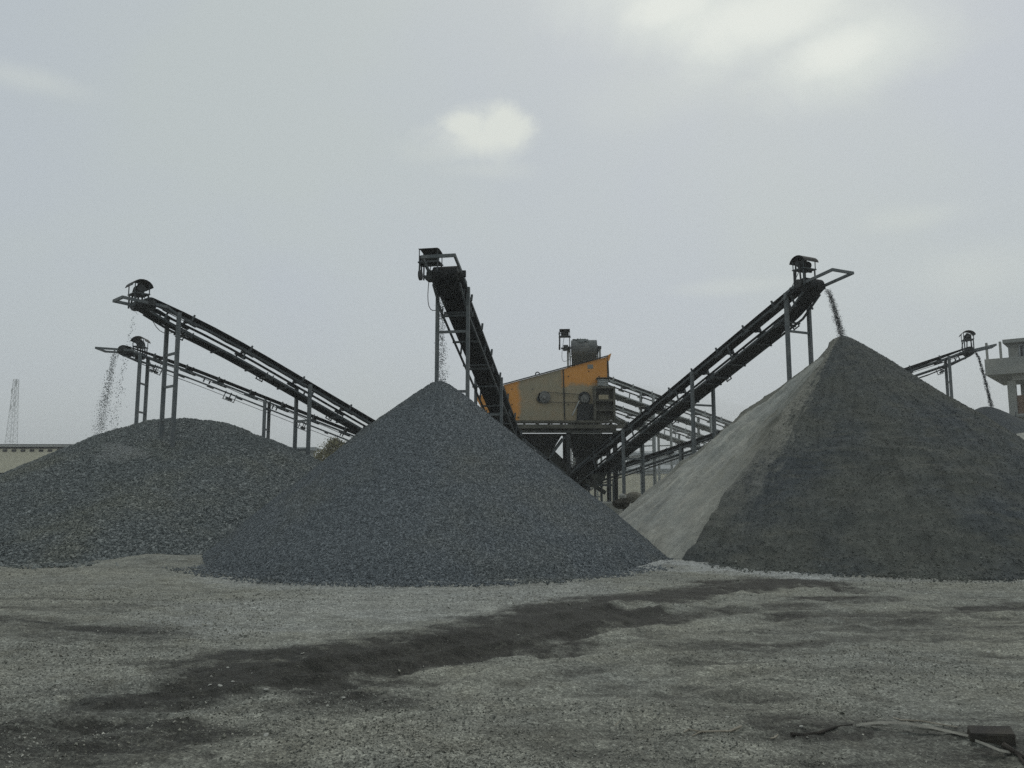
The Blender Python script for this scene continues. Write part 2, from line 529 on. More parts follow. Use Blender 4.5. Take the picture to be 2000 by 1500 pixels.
WET += [(GP((1700, 1450), (2050, 1475)), 0.8, 0.66), 
    (GP((-100, 1450), (60, 1455), (260, 1440)), 0.8, 0.72), (GP((1480, 1385), (2020, 1450)), 1.1, 0.42), (GP((1330, 1255), (1650, 1225), (2020, 1215)), 1.0, 0.45),
    (GP((560, 1385), (760, 1370)), 0.4, 0.5), (GP((-50, 1180), (180, 1190)), 0.8, 0.4), (GP((1000, 1420), (1300, 1450)), 0.5, 0.4)]
DUST = [
    (GP((420, 1128), (560, 1142), (760, 1140), (960, 1135), (1120, 1120), (1260, 1106)), 0.45, 0.55),
    (GP((1180, 1112), (1290, 1100), (1430, 1108), (1560, 1122)), 0.75, 1.0),
    (GP((1560, 1128), (2050, 1132)), 0.3, 0.4),
    (GP((-50, 1095), (250, 1088)), 0.5, 0.5),
    (GP((560, 1190), (800, 1170), (1050, 1150)), 1.6, 0.45),
]
TRACKS = [
    (GP((330, 1350), (640, 1320), (800, 1280), (1000, 1250), (1230, 1200), (1420, 1160)), 1.0),
    (GP((420, 1310), (700, 1275), (950, 1225), (1250, 1172), (1600, 1150)), 0.8),
    (GP((1120, 1330), (1400, 1268), (1700, 1215), (2050, 1190)), 0.7),
    (GP((1250, 1390), (1600, 1300), (2080, 1240)), 0.6),
    (GP((1180, 1240), (1500, 1195), (2050, 1165)), 0.6),
    (GP((-40, 1440), (120, 1405), (240, 1372), (300, 1368)), 0.8),
    (GP((-40, 1500), (200, 1450), (320, 1420)), 0.6),
    (GP((600, 1470), (900, 1380), (1200, 1330)), 0.35),
]
def ground_fields(x, y):
    near = np.exp(-np.maximum(0, np.hypot(x, y - 9) - 16) / 6)
    n1 = fbm(x * .22, y * .22, 4, 3); n2 = fbm(x * 1.3, y * 1.3, 4, 9); n3 = fbm(x * 5.5, y * 5.5, 3, 21)
    n4 = fbm(x * 16, y * 16, 2, 31)
    wet = np.zeros(x.shape); dust = np.zeros(x.shape)
    wob = n2 * 0.6 + n3 * 0.4 + 0.45 * fbm(x * .55, y * 1.9, 3, 15)
    for pts, wd, s in WET:
        d, _, _ = polydist(x, y, pts)
        wet = np.maximum(wet, s * np.clip(1.5 - (d + wob * wd * 1.1) / wd, 0, 1))
    for pts, wd, s in DUST:
        d, _, _ = polydist(x, y, pts)
        dust = np.maximum(dust, s * np.clip(1.6 - (d + wob * wd) / wd, 0, 1))
    h = near * (0.07 * n1 + 0.05 * n2 + 0.022 * n3 + 0.018 * n4)
    patch = np.clip(0.65 + 1.6 * fbm(x * .6, y * .6, 3, 77), 0, 1)
    for pts, s in TRACKS:
        d, sg, al = polydist(x, y, pts)
        for off in (-0.34, 0.34):
            e = np.abs(sg + off + 0.05 * n2)
            inside = np.clip(1.3 - e / 0.22, 0, 1) * (d < 1.2)
            lug = np.sin(al * 2 * math.pi / 0.20 + np.abs(sg + off) * 14)
            wet = np.maximum(wet, 0.62 * s * patch * inside)
            h = h - near * s * patch * inside * (0.040 + 0.007 * lug)
            h = h + near * s * patch * 0.022 * np.exp(-((e - 0.33) / 0.09) ** 2) * (d < 1.4)
    h = h + near * wet * 0.008 * n3
    # low berm at the left toe and a clod heap bottom left
    for (px, py, rx, hh) in ((330, 1098, 1.6, 0.16), (60, 1230, 2.0, 0.10), (200, 1378, 0.55, 0.09), (1540, 1408, 0.35, 0.06), (1960, 1440, 0.5, 0.07), (1370, 1410, 0.4, 0.05)):
        g0 = G(px, py)
        h = h + hh * np.exp(-((x - g0.x) ** 2 / (rx * rx) + (y - g0.y) ** 2 / (rx * rx * 0.35)))
    return h, wet, dust

def spread(a, b, step, far, n):
    core = np.arange(a, b, step)
    g = np.geomspace(step, far, n)
    return np.concatenate([a - np.cumsum(np.diff(g, prepend=0))[::-1], core, b + np.cumsum(np.diff(g, prepend=0))])

gx = spread(-12.5, 13.5, 0.042, 1500, 46)
gy = np.concatenate([-np.geomspace(0.3, 1400, 18)[::-1] + 4.6, np.arange(4.6, 10, 0.032), np.arange(10, 18.5, 0.05), 18.5 + np.geomspace(0.06, 1500, 70)])
GXX, GYY = np.meshgrid(gx, gy)
gh, gwet, gdust = ground_fields(GXX.ravel(), GYY.ravel())
nx, ny = len(gx), len(gy)
gv = np.stack([GXX.ravel(), GYY.ravel(), gh], 1)
ii, jj = np.meshgrid(np.arange(nx - 1), np.arange(ny - 1))
q0 = (jj * nx + ii).ravel()
gt = np.stack([q0, q0 + 1, q0 + nx + 1, q0 + nx], 1)

t = NT('yard_dirt')
v = t.coords()
wet_a = t.node('ShaderNodeAttribute', attribute_name='wet').outputs['Fac']
dust_a = t.node('ShaderNodeAttribute', attribute_name='dust').outputs['Fac']
n0 = t.noise(v, 0.35, 5); n1 = t.noise(v, 2.2, 5, 0.6); n2 = t.noise(v, 14, 4, 0.65); n3 = t.noise(v, 55, 3, 0.6)
vs = t.coords((0.25, 1.6, 1))
ns = t.noise(vs, 1.8, 4, 0.6, 0.5)
c = t.mix(t.ramp(n0, [(0.4, 0.0), (0.62, 1.0)]), (0.30, 0.302, 0.252), (0.262, 0.27, 0.237))
c = t.mix(t.ramp(n1, [(0.5, 0.0), (0.72, 0.7)]), c, (0.20, 0.196, 0.155))
c = t.mix(t.ramp(ns, [(0.5, 0.0), (0.75, 0.55)]), c, (0.15, 0.152, 0.13))
c = t.mix(t.math('MULTIPLY', dust_a, 0.85), c, (0.42, 0.44, 0.425))
wm = t.math('ADD', wet_a, t.math('ADD', t.math('MULTIPLY', t.math('SUBTRACT', n2, 0.5), 0.9), t.math('MULTIPLY', t.math('SUBTRACT', ns, 0.5), 1.3)))
wm = t.math('MULTIPLY', t.ramp(wm, [(0.24, 0.0), (0.82, 1.0)]), t.math('MINIMUM', t.math('MULTIPLY', wet_a, 3.0), 1.0))
c = t.mix(t.math('MULTIPLY', wm, 0.93), c, (0.022, 0.022, 0.017))
cell = t.voronoi(v, 62)
sep = t.node('ShaderNodeSeparateColor'); t.link(cell, sep.inputs['Color'])
c = t.mix(0.75, c, t.ramp(sep.outputs['Red'], [(0.0, 0.5), (0.7, 1.0), (1.0, 1.75)]), 'MULTIPLY')
sep2 = t.node('ShaderNodeSeparateColor'); t.link(t.voronoi(v, 24), sep2.inputs['Color'])
c = t.mix(0.32, c, t.ramp(sep2.outputs['Green'], [(0.0, 0.6), (0.75, 1.05), (1.0, 1.6)]), 'MULTIPLY')
c = t.mix(0.6, c, t.ramp(t.noise(t.coords((0.5, 1.4, 1)), 3.2, 6, 0.7, 0.6), [(0.36, 0.55), (0.64, 1.25)]), 'MULTIPLY')
c = t.mix(0.6, c, t.ramp(n3, [(0.3, 0.55), (0.7, 1.3)]), 'MULTIPLY')
c = t.mix(0.5, c, t.ramp(n2, [(0.3, 0.6), (0.7, 1.25)]), 'MULTIPLY')
nb = t.bump(n2, 0.5, 0.05)
nb = t.bump(t.voronoi(v, 62, 'Distance'), 0.6, 0.012, nb)
M['ground'] = t.done(c, t.math('SUBTRACT', 0.97, t.math('MULTIPLY', wm, 0.25)), t.bump(n3, 0.4, 0.012, nb))
ground = npmesh('ground', gv, gt, M['ground'], smooth=True, attrs={'wet': gwet, 'dust': gdust})
tag(ground, kind='structure')

# loose gravel over the near ground: nobody could count it
def ground_gravel():
    N = 150000
    u = rng.random(N)
    Y = 1 / (1 / 5.0 - u * (1 / 5.0 - 1 / 17.0))
    X = (rng.random(N) * 2 - 1) * (0.72 * Y + 0.6)
    dens = 0.42 + 1.7 * fbm(X * .45, Y * .45, 3, 5) + 0.5 * np.exp(-((X + 0.5) ** 2 / 5 + (Y - 6) ** 2 / 6)) + 0.25 * np.exp(-((X + 4) ** 2 / 6 + (Y - 10) ** 2 / 9))
    h, wet, dust = ground_fields(X, Y)
    dens = dens - 0.5 * wet - 0.5 * dust - 0.55 * np.clip((X - 1.2) / 2.5, 0, 1) * np.clip((13 - Y) / 3, 0, 1)
    k = rng.random(N) < np.clip(dens, 0.03, 1)
    X, Y, h = X[k], Y[k], h[k]
    sz = (0.0045 + 0.0075 * rng.random(len(X)) ** 2.2) * (0.8 + 0.055 * Y)
    big = rng.random(len(X)) < 0.012
    sz[big] *= 2.0
    V, T = stones(np.stack([X, Y, h + sz * 0.25], 1), sz, False, 0.6, 3)
    o = npmesh('loose_gravel', V, T, M['gravel_ground'])
    tag(o, 'loose grey gravel scattered over the bare dirt yard', 'gravel', kind='stuff')
ground_gravel()

# ------------------------------------------------------------------ stockpiles
def pile(name, label, cat, ridge, bounds, cell, mat, rough, stone=None, group=None, seed=0):
    x0, x1, y0, y1 = bounds
    def H(x, y):
        h = np.full(x.shape, -9.0)
        for (cx, cy, ch, sl, r0) in ridge:
            d = np.hypot(x - cx, y - cy)
            h = np.maximum(h, ch - sl * (np.sqrt(d * d + r0 * r0) - r0))
        return h + rough(x, y)
    xs = np.arange(x0, x1, cell); ys = np.arange(y0, y1, cell)
    X, Y = np.meshgrid(xs, ys)
    h = H(X.ravel(), Y.ravel())
    V = np.stack([X.ravel(), Y.ravel(), h], 1)
    n, m = len(xs), len(ys)
    i, j = np.meshgrid(np.arange(n - 1), np.arange(m - 1))
    q = (j * n + i).ravel()
    T = np.stack([q, q + 1, q + n + 1, q + n], 1)
    T = T[(h[T] > -0.25).any(axis=1)]
    used = np.unique(T)
    re = np.full(len(V), -1); re[used] = np.arange(len(used))
    V = V[used]; T = re[T]
    T = np.concatenate([T[:, [0, 1, 2]], T[:, [0, 2, 3]]])
    smooth = np.ones(len(T), bool)
    loose = np.zeros(len(V))
    if stone:
        N, s0, s1, ico = stone
        sx = x0 + (x1 - x0) * rng.random(N); sy = y0 + (y1 - y0) * rng.random(N)
        sh = H(sx, sy)
        e = 0.15
        gxn = (H(sx + e, sy) - sh) / e; gyn = (H(sx, sy + e) - sh) / e
        facing = gxn * sx + gyn * sy - (sh - CAMZ)        # surface turned to the viewer's side
        keep = (sh > -0.12 - 0.5 * rng.random(N) ** 3) & (facing > -0.25 * np.hypot(sx, sy))
        sx, sy, sh = sx[keep], sy[keep], np.maximum(sh[keep], 0.0)
        sz = s0 + (s1 - s0) * rng.random(len(sx)) ** 1.6
        sz = sz * (1 + 1.3 * np.exp(-np.maximum(sh, 0) / .3) * rng.random(len(sx)) ** 2)     # coarser stones roll to the toe
        V2, T2 = stones(np.stack([sx, sy, sh + sz * 0.15], 1), sz, ico, 0.65, seed + 5)
        T = np.concatenate([T, T2 + len(V)]); V = np.concatenate([V, V2]); loose = np.concatenate([loose, np.ones(len(V2))])
        smooth = np.concatenate([smooth, np.zeros(len(T2), bool)])
    big = max(ridge, key=lambda r: r[2])
    o = npmesh(name, V, T, mat, smooth=smooth, loc=(big[0], big[1], 0), attrs={'loose': loose})
    tag(o, label, cat, group)
    return o, H

def rg_gravel(a, b):
    return lambda x, y: a * fbm(x * .5, y * .5, 3, 41) + b * fbm(x * 6, y * 6, 3, 43)

ap_mid = P(858, 741, 20.9)
pile('gravel_pile', 'steep cone of dark blue grey gravel in the middle, below the central conveyor', 'gravel pile',
     [(ap_mid.x, ap_mid.y, ap_mid.z - .04, 0.80, 0.22)], (-9.5, 5.2, 13.4, 28.5), 0.06, M['gravel_mid'], rg_gravel(0.14, 0.03),
     (380000, 0.010, 0.023, False), 'stockpiles', 1)

# left mound: broad coarse heap with a small fresh cone in front
left_ridge = [(-12.2, 27, 3.95, .50, 1.0), (-11.5, 27, 3.96, .50, 1.0), (-10.8, 27, 3.9, .50, 1.0), (-9.6, 27, 3.5, .50, 1.0), (-13.4, 26.6, 3.32, .50, 1.0),
              (-14.6, 26.3, 2.62, .48, 1.0), (-16.5, 26, 1.7, .42, 1.0), (-19.5, 26, 1.0, .35, 1.0), (-12.25, 23.3, 2.6, .66, 0.25), (-17.4, 32, 2.6, .6, .4)]
pile('gravel_pile', 'broad rounded mound of coarse grey gravel with two conveyor legs buried in it', 'gravel pile',
     left_ridge, (-26, -2.0, 16.0, 36.5), 0.07, M['gravel_coarse'], rg_gravel(0.15, 0.05),
     (360000, 0.020, 0.044, False), 'stockpiles', 2)

ap_d = P(1645, 656, 23.75)
def polar(x, y, c):
    r = np.hypot(x - c.x, y - c.y); th = np.arctan2(y - c.y, x - c.x)
    return r, th
def shared(x, y, r): return 0.10 * fbm(x * .5, y * .5, 3, 53) * np.clip(r / 3, 0, 1)
def rg_dark(x, y):
    r, th = polar(x, y, ap_d)
    rip = (fbm(th * 5.0, r * 4.5, 4, 51) * 0.06 + fbm(th * 14, r * 9, 3, 52) * 0.05) * np.clip((r - 1.0) / 4, 0, 1)
    gul = fbm(th * 9, r * .5, 3, 57) * 0.10 * np.clip(r / 3, 0, 1)
    # the fresh dark sand covers one sector of the heap and stops along a ragged slide edge
    edge = -2.46 + 0.04 * fbm(r * .8, r * 0 + 3.1, 3, 81) + 0.10 * fbm(x * 2.2, y * 2.2, 4, 83) * np.clip((6.0 - r) / 3, 0.12, 1)
    a = np.where(th > 1.7, th - 2 * math.pi, th)         # left flank is below -2.36
    s = (a - edge) * np.maximum(r, .05)
    s = np.where(r < .4, 1.0, s)
    low = 0.70 * np.clip((r - .25) / 1.8, 0, 1)
    cover = -low + (low + 0.06) * np.clip((s + 0.22) / 0.3, 0, 1)
    return rip + gul + shared(x, y, r) + cover + 0.035 * fbm(x * 8, y * 8, 2, 59) * np.clip(r / 2, 0.2, 1)
pile('sand_pile', 'tall dark cone of damp sand with a fine stream falling on its tip', 'sand pile',
     [(ap_d.x, ap_d.y, ap_d.z - .06, 0.785, 0.2)], (0.5, 20.5, 14.0, 33.5), 0.055, M['sand_dark'], rg_dark,
     (150000, 0.010, 0.026, False), 'stockpiles', 3)

def rg_pale(x, y):
    r, th = polar(x, y, ap_d)
    gul = (fbm(th * 13, r * .5, 4, 61) * 0.16 + fbm(th * 34, r * .9, 3, 62) * 0.10) * np.clip(r / 2.5, 0, 1) * np.clip((9.5 - r) / 4, 0.25, 1)
    clump = np.maximum(0, fbm(th * 7, r * 1.1, 3, 67)) * 0.35 * np.exp(-((r - 4.2) / 2.2) ** 2)
    return gul + clump * np.clip((-th - .0) , 0, 0) + clump * (np.abs(th) > 2.2) + shared(x, y, r) + 0.03 * fbm(x * 6, y * 6, 3, 69)
pale_ridge = [(ap_d.x, ap_d.y, ap_d.z - 0.29, 0.785, 0.25), (16.6, 28.6, 4.35, .66, .5), (18.6, 27.6, 3.6, .62, .6)]
pile('sand_pile', 'pale dry slope of stone dust behind the tall dark sand cone', 'sand pile',
     pale_ridge, (-0.5, 27.0, 14.5, 38.0), 0.06, M['sand_pale'], rg_pale, None, 'stockpiles', 4)

ap_f = P(1924, 794, 38)
def rg_far(x, y): return 0.12 * fbm(x * .5, y * .5, 3, 71) + 0.03 * fbm(x * 5, y * 5, 3, 73)
pile('sand_pile', 'small dark sand heap under the far right conveyor, in front of the concrete building', 'sand pile',
     [(ap_f.x, ap_f.y, ap_f.z, 0.66, 0.4), (ap_f.x + 1.2, ap_f.y - .3, ap_f.z - .75, .6, .5)], (13, 35, 28, 48.5), 0.09, M['sand_far'], rg_far, None, 'stockpiles', 5)

# ------------------------------------------------------------------ belt conveyors
def conveyor(label, T, Hd, W=0.95, legs=(), bend=0.0, bend_len=4.0, light=False, side=1, shed_back=0.1, shed_h=0.62, shed_side=.25, depth=0.46, spacing=1.5, cables=True, head_pitch=10, frame_len=1.0, shed=True, third_rail=False, square_shed=False, legrungs=1.7, leg_w=0.13, drop=0.0, leg_out=.05, braces=None, head_r=.23, along_cable=True, shed_w=.92, front=True):
    T, Hd = Vector(T), Vector(Hd)
    root = empty('belt_conveyor', (T.x, T.y, 0), label, 'conveyor', 'inclined belt conveyors of the crushing plant')
    d = (Hd - T); L = d.length; d.normalize()
    Z = Vector((0, 0, 1))
    dh = Vector((d.x, d.y, 0)).normalized()
    l = dh.cross(Z).normalized()
    n = l.cross(d).normalized()
    stl = M['steel_light'] if light else M['steel']
    pst = M['post_light'] if light else M['post']
    rub = M['rubber_dusty'] if light else M['rubber']
    s0b = L - bend_len
    def c(s):
        z = -bend * max(0.0, s - s0b) ** 2
        return T + d * s + Z * z
    def pt(s, a, b): return c(s) + l * a + n * b
    def line(s_a, s_b, a, b, step=1.0):
        k = max(1, int(round((s_b - s_a) / step))) if bend else 1
        return [pt(s_a + (s_b - s_a) * i / k, a, b) for i in range(k + 1)]
    def chord(mb, pts, w, h):
        for p, q in zip(pts[:-1], pts[1:]): mb.bar(p, q, w, h, n)
    hw = W / 2
    pr_ = 0.20
    # two side frames
    for sgn in (-1, 1):
        mb = MB()
        chord(mb, line(0, L - 0.15, sgn * hw, 0), 0.05, 0.07)
        chord(mb, line(0, L - 1.1, sgn * hw, -depth), 0.05, 0.065)
        mb.bar(pt(L - 1.1, sgn * hw, -depth), pt(L - .12, sgn * hw, pr_ - 2 * head_r), .05, .065, n)
        k = max(2, int(L / 3.0))
        for i in range(k + 1):
            s = 0.4 + (L - 1.0) * i / k
            mb.bar(pt(s, sgn * hw, -0.043), pt(s, sgn * hw, -depth + 0.06), 0.05, 0.05, d)
        mb.build('side_frame', stl, root)
    if third_rail:
        mb = MB()
        mb.bar(pt(0.5, -hw, -depth - .25), pt(L - .8, -hw, -depth - .25), .04, .05, n)
        mb.build('cable_pipe', stl, root)
    # cross members underneath
    mb = MB()
    k = max(3, int(L / 1.5))
    cross = None
    for i in range(k + 1):
        s = 0.6 + (L - 1.9) * i / k
        zb = -bend * max(0.0, s - s0b) ** 2
        p = pt(s, 0, -depth - 0.055)
        if cross is None:
            mb.bar(pt(s, -hw - .03, -depth - .055), pt(s, hw + .03, -depth - .055), 0.05, 0.05, n)
            cross = mb.build('cross_member', stl, root, at=p)
        else:
            o = cross.copy(); COL.objects.link(o); o.parent = root
            o.location = p - worldloc(root)
    # belt: troughed carrying run, wrapped head pulley, flat return run
    bw = hw * 0.9
    pr = 0.20
    top = []
    S = np.linspace(0.3, L, max(3, int(L / 1.0)))
    prof = [(-bw, 0.215), (-bw * .5, 0.10), (bw * .5, 0.10), (bw, 0.215)]
    mb = MB()
    secs = []
    for s in S:
        f = min(1.0, max(0.0, (L - s) / 1.6)) if s > L - 1.6 else 1.0
        up = [(a, 0.16 + (b - 0.16) * f + (pr - 0.16) * (1 - f)) for a, b in prof]
        lo = [(a, b - 0.022) for a, b in up][::-1]
        secs.append([pt(s, a, b) for a, b in up + lo])
    rr = head_r
    for i in range(1, 11):
        th = math.pi * i / 10
        b0 = pr - rr
        up = [(a, b0 + rr * math.cos(th)) for a, _ in prof]; 
        secs.append([pt(L + rr * math.sin(th), a, b) for a, b in up] + [pt(L + (rr - .022) * math.sin(th), a, b0 + (rr - .022) * math.cos(th)) for a, _ in prof[::-1]])
    for s in S[::-1]:
        k_ = min(1.0, (L - s) / 1.6)
        dr = drop * k_ * min(1.0, max(0.0, (s - .3) / 1.5)) + (1 - k_) * (pr - 2 * rr + depth - .02) * -1
        secs.append([pt(s, a, -depth + 0.02 - dr) for a, _ in prof] + [pt(s, a, -depth + 0.042 - dr) for a, _ in prof[::-1]])
    mb.sweep(secs)
    belt = mb.build('belt', rub, root)
    mb = MB()
    b0 = pr - rr
    mb.cyl(pt(L, -hw * .93, b0), pt(L, hw * .93, b0), rr - 0.025, 20)
    mb.cyl(pt(L, -hw - .12, b0), pt(L, hw + .12, b0), 0.05, 10)
    mb.build('head_pulley', M['steel_dark'], root)
    mb = MB()
    mb.cyl(pt(0.3, -hw * .95, -0.15), pt(0.3, hw * .95, -0.15), 0.22, 16)
    mb.build('tail_pulley', M['steel_dark'], root)
    # idlers
    ns = max(2, int((L - 1.6) / spacing))
    first = None
    for i in range(ns + 1):
        s = 0.8 + (L - 2.2) * i / ns
        p = pt(s, 0, 0)
        if first is None:
            mb = MB()
            q = lambda a, b, e=0: p + l * a + n * b + d * e
            mb.bar(q(-hw - .02, .062), q(hw + .02, .062), .07, .03, n)
            for sg in (-1, 1):
                mb.bar(q(sg * (hw + .02), .04), q(sg * (hw + .02), .255), .06, .05, d)
                mb.bar(q(sg * bw * .5, .06), q(sg * bw * .5, .13), .04, .03, d)
                mb.bar(q(sg * (hw), -.06, -.22), q(sg * hw, .03, 0), .05, .05, n)
                mb.bar(q(sg * hw, -.07, -.2), q(sg * hw, -.07, .2), .07, .06, n)
            first = mb.build('idler', stl, root, at=p)
            rl = []
            for a0, b0_, a1, b1_ in ((-bw * .48, .08, bw * .48, .08), (-bw * .98, .19, -bw * .53, .085), (bw * .53, .085, bw * .98, .19)):
                mr = MB().cyl(q(a0, b0_ - .035), q(a1, b1_ - .035), .045, 8)
                rl.append(mr.build('roller', M['steel_dark'], first))
        else:
            o = first.copy(); COL.objects.link(o); o.parent = root; o.location = p - worldloc(root)
            for r0 in rl:
                rc = r0.copy(); COL.objects.link(rc); rc.parent = o
    # return rollers
    first_r = None
    nr = max(2, int(L / 3.0))
    for i in range(nr):
        s = 1.5 + (L - 3) * i / max(1, nr - 1)
        p = pt(s, 0, -depth - 0.03 - drop)
        if first_r is None:
            mb = MB().cyl(p - l * hw * 1.02, p + l * hw * 1.02, 0.05, 10)
            for sg in (-1, 1): mb.bar(p + l * sg * (hw + .045) + n * (.1 + max(drop, 0)) + d * .12, p + l * sg * (hw + .045) - n * .07 + d * .12, .04, .03, d), mb.bar(p + l * sg * (hw + .045) + n * (.1 + max(drop, 0)) - d * .12, p + l * sg * (hw + .045) - n * .07 - d * .12, .04, .03, d), mb.bar(p + l * sg * (hw + .045) - n * .07 - d * .14, p + l * sg * (hw + .045) - n * .07 + d * .14, .04, .03, n)
            first_r = mb.build('return_roller', M['steel'], root, at=p)
        else:
            o = first_r.copy(); COL.objects.link(o); o.parent = root; o.location = p - worldloc(root)
    # legs
    for u in legs:
        s = L - u / max(.2, math.hypot(d.x, d.y))
        ends = []
        for sg in (-1, 1):
            tp = pt(s, sg * (hw + leg_out), 0.06)
            bt = Vector((tp.x, tp.y, -0.05))
            mb = MB()
            mb.bar(bt, tp, leg_w, leg_w * .85, l)
            mb.box(bt + Vector((0, 0, .07)), .3, .3, .03)
            mb.build('leg', pst, root)
            ends.append((bt, tp))
        hgt = min(ends[0][1].z, ends[1][1].z) - 0.55
        if braces == u:
            for sg in (0, 1):
                fo = ends[sg][0]; t1 = fo + (ends[sg][1] - fo) * .45
                MB().bar(fo + dh * 1.0 + Vector((0, 0, .05)), t1, .1, .1, l).build('brace', pst, root)
        z = hgt - 0.75
        while z > 0.6:
            a = Vector((ends[0][0].x, ends[0][0].y, z)); b = Vector((ends[1][0].x, ends[1][0].y, z))
            MB().bar(a, b, .055, .075).build('crossbar', pst, root)
            z -= legrungs
    # head frame: a U of channel reaching past the pulley
    hp = R(head_pitch)
    fd = (dh * math.cos(hp) + Z * math.sin(hp)).normalized()
    mb = MB()
    base = c(L) + n * (b0 + 0.0)
    st = -0.5; en = rr + frame_len
    A = base + l * (hw + .07) + fd * st; B = base + l * (hw + .07) + fd * en
    C = base - l * (hw + .07) + fd * en; D = base - l * (hw + .07) + fd * st
    mb.bar(A, B, .06, .09); mb.bar(D, C, .06, .09); front and mb.bar(B + fd * .03 + l * .03, C + fd * .03 - l * .03, .06, .09)
    mb.bar(A + l * 0, pt(L - 1.0, hw, 0), .05, .07, n); mb.bar(D, pt(L - 1.0, -hw, 0), .05, .07, n)
    mb.build('head_frame', pst, root)
    for sg in (-1, 1):
        q = base + l * sg * (hw + .1)
        MB().box(q, .16, .16, .16).build('bearing_block', M['steel_dark'], root)
    if not shed: return root, pt, L
    # drive: motor on a tray under a curved sheet roof, guard down to the pulley shaft
    oc = c(L - shed_back) + n * (b0) + l * side * (hw * .55 + shed_side)
    tray_z = oc.z + shed_h
    tr = Vector((oc.x, oc.y, tray_z))
    mb = MB()
    Mx = Matrix((l, dh, Z)).transposed()
    mb.box(tr, .62, .48, .035, Mx)
    mb.box(tr + l * .0 + Z * -.03, .66, .06, .05, Mx)
    tray = mb.build('motor_tray', M['steel'], root)
    for sx in (-1, 1):
        for sy in (-1, 1):
            p = tr + l * sx * .26 + dh * sy * .2
            MB().bar(p - Z * (shed_h + .08), p - Z * .02, .04, .04).build('post', M['steel'], tray)
    mb = MB()
    mc = tr + Z * .17
    mb.cyl(mc - l * .22, mc + l * .2, .125, 16)
    for i in range(7):
        x = -.17 + i * .05
        mb.cyl(mc + l * x, mc + l * (x + .012), .142, 16)
    mb.box(mc - Z * .12, .34, .2, .06, Mx)
    mb.box(mc + Z * .13, .12, .1, .09, Mx)
    mb.cyl(mc + l * side * .2, mc + l * side * .33, .022, 8)
    mb.build('motor', M['motor'], root)
    mb = MB()
    k = 9
    secs = []
    if square_shed:
        shape = [(-.30, .30), (-.17, .37), (.1, .40), (.30, .37)]
    else:
        shape = [((.36 * shed_w) * math.sin(R(-78 + 156 * i / (k - 1))), .17 + .30 * math.cos(R(-78 + 156 * i / (k - 1))) * .95) for i in range(k)]
    for a in ((-.28, .28) if square_shed else (-.33, .33)):
        secs.append([tr + l * a + dh * x + Z * z for x, z in shape] + [tr + l * a + dh * x * .97 + Z * (z - .014) for x, z in shape[::-1]])
    roof = mb.sweep(secs).build('motor_shed', M['roof_dark'], root)
    for sx in (-1, 1):
        for sy in (-1, 1):
            p = tr + l * sx * .27 + dh * sy * .22
            MB().bar(p, p + Z * .36, .025, .025).build('strut', M['steel'], roof)
    # v-belt guard
    g0 = mc + l * side * .3; g1 = Vector((g0.x, g0.y, oc.z + .02))
    mb = MB()
    for g in (g0, g1): mb.cyl(g - l * .03, g + l * .03, .085 if g is g0 else .15, 14)
    mb.bar(g0 + dh * .07, g1 + dh * .12, .05, .03, l); mb.bar(g0 - dh * .07, g1 - dh * .12, .05, .03, l)
    mb.build('belt_guard', M['steel_dark'], root)
    mb = MB()
    mb.cyl(oc - l * side * .18, oc + l * side * .08, .15, 14)
    mb.box(oc - Z * .1, .2, .34, .12, Mx)
    mb.build('gearbox', M['motor'], root)
    MB().bar(oc + l * side * .2 - Z * .04, base + l * side * (hw + .02) - Z * .04, .09, .08).build('motor_bracket', M['steel'], root)
    if along_cable:
        pts = [pt(s_, -hw - .04, -.05 - .05 * abs(math.sin(s_ * 2.1))) for s_ in np.linspace(.6, L - .4, 26)]
        MB().tube(pts, .014, 5).build('conduit', M['rubber'], root)
    if cables:
        a = mc - dh * .1; pts = []
        b = c(L - 1.5) + l * side * hw
        for i in range(13):
            f = i / 12
            p = a.lerp(b, f)
            pts.append(p - dh * 0.0 - Z * (0.7 * math.sin(math.pi * f)) + l * side * .3 * math.sin(math.pi * f))
        MB().tube(pts, .012, 5).build('cable', M['rubber'], root)
    return root, pt, L

cv1 = conveyor('near left conveyor rising to the left over the rounded gravel mound, sheltered motor on top',
               (-1.6, 34.1, 1.5), (-11.55, 23.9, 7.66), 0.62, (0.8, 5.6, 10.2), bend=0.013, bend_len=4.5, shed_back=-.12, side=1, shed_h=.36, frame_len=.6, head_pitch=4, leg_w=.115, depth=.38, spacing=2.0, braces=5.6, leg_out=.15, legrungs=1.05)
cv2 = conveyor('farther left conveyor, lower and thinner, passing behind the near left conveyor',
               (-1.3, 35.2, 1.5), (-17.0, 33.5, 7.68), 0.86, (0.75, 6.1, 11.0), side=1, shed_back=.45, bend=0.012, bend_len=4, shed_h=.40, frame_len=.8, head_pitch=3, depth=.27, drop=.2, legrungs=1.25)
cv3 = conveyor('central conveyor climbing steeply toward the viewer above the middle gravel cone',
               (0.9, 36.0, 1.5), (-1.86, 21.3, 7.70), 0.78, (0.7, 5.6, 10.5), side=1, shed_back=.0, shed_h=.34, frame_len=.62, head_pitch=20, square_shed=True, legrungs=1.75, leg_w=.11, leg_out=.07, depth=.5, drop=-.22)
cv4 = conveyor('right conveyor rising from under the orange screen to the tip of the tall sand cone',
               (2.6, 39.6, 1.4), (9.95, 25.0, 8.32), 0.78, (0.6, 5.5, 10.2), side=1, shed_back=.05, shed_h=.52, shed_side=.05, frame_len=1.0, head_pitch=8, depth=.60, leg_w=.12, leg_out=.13, legrungs=1.9)
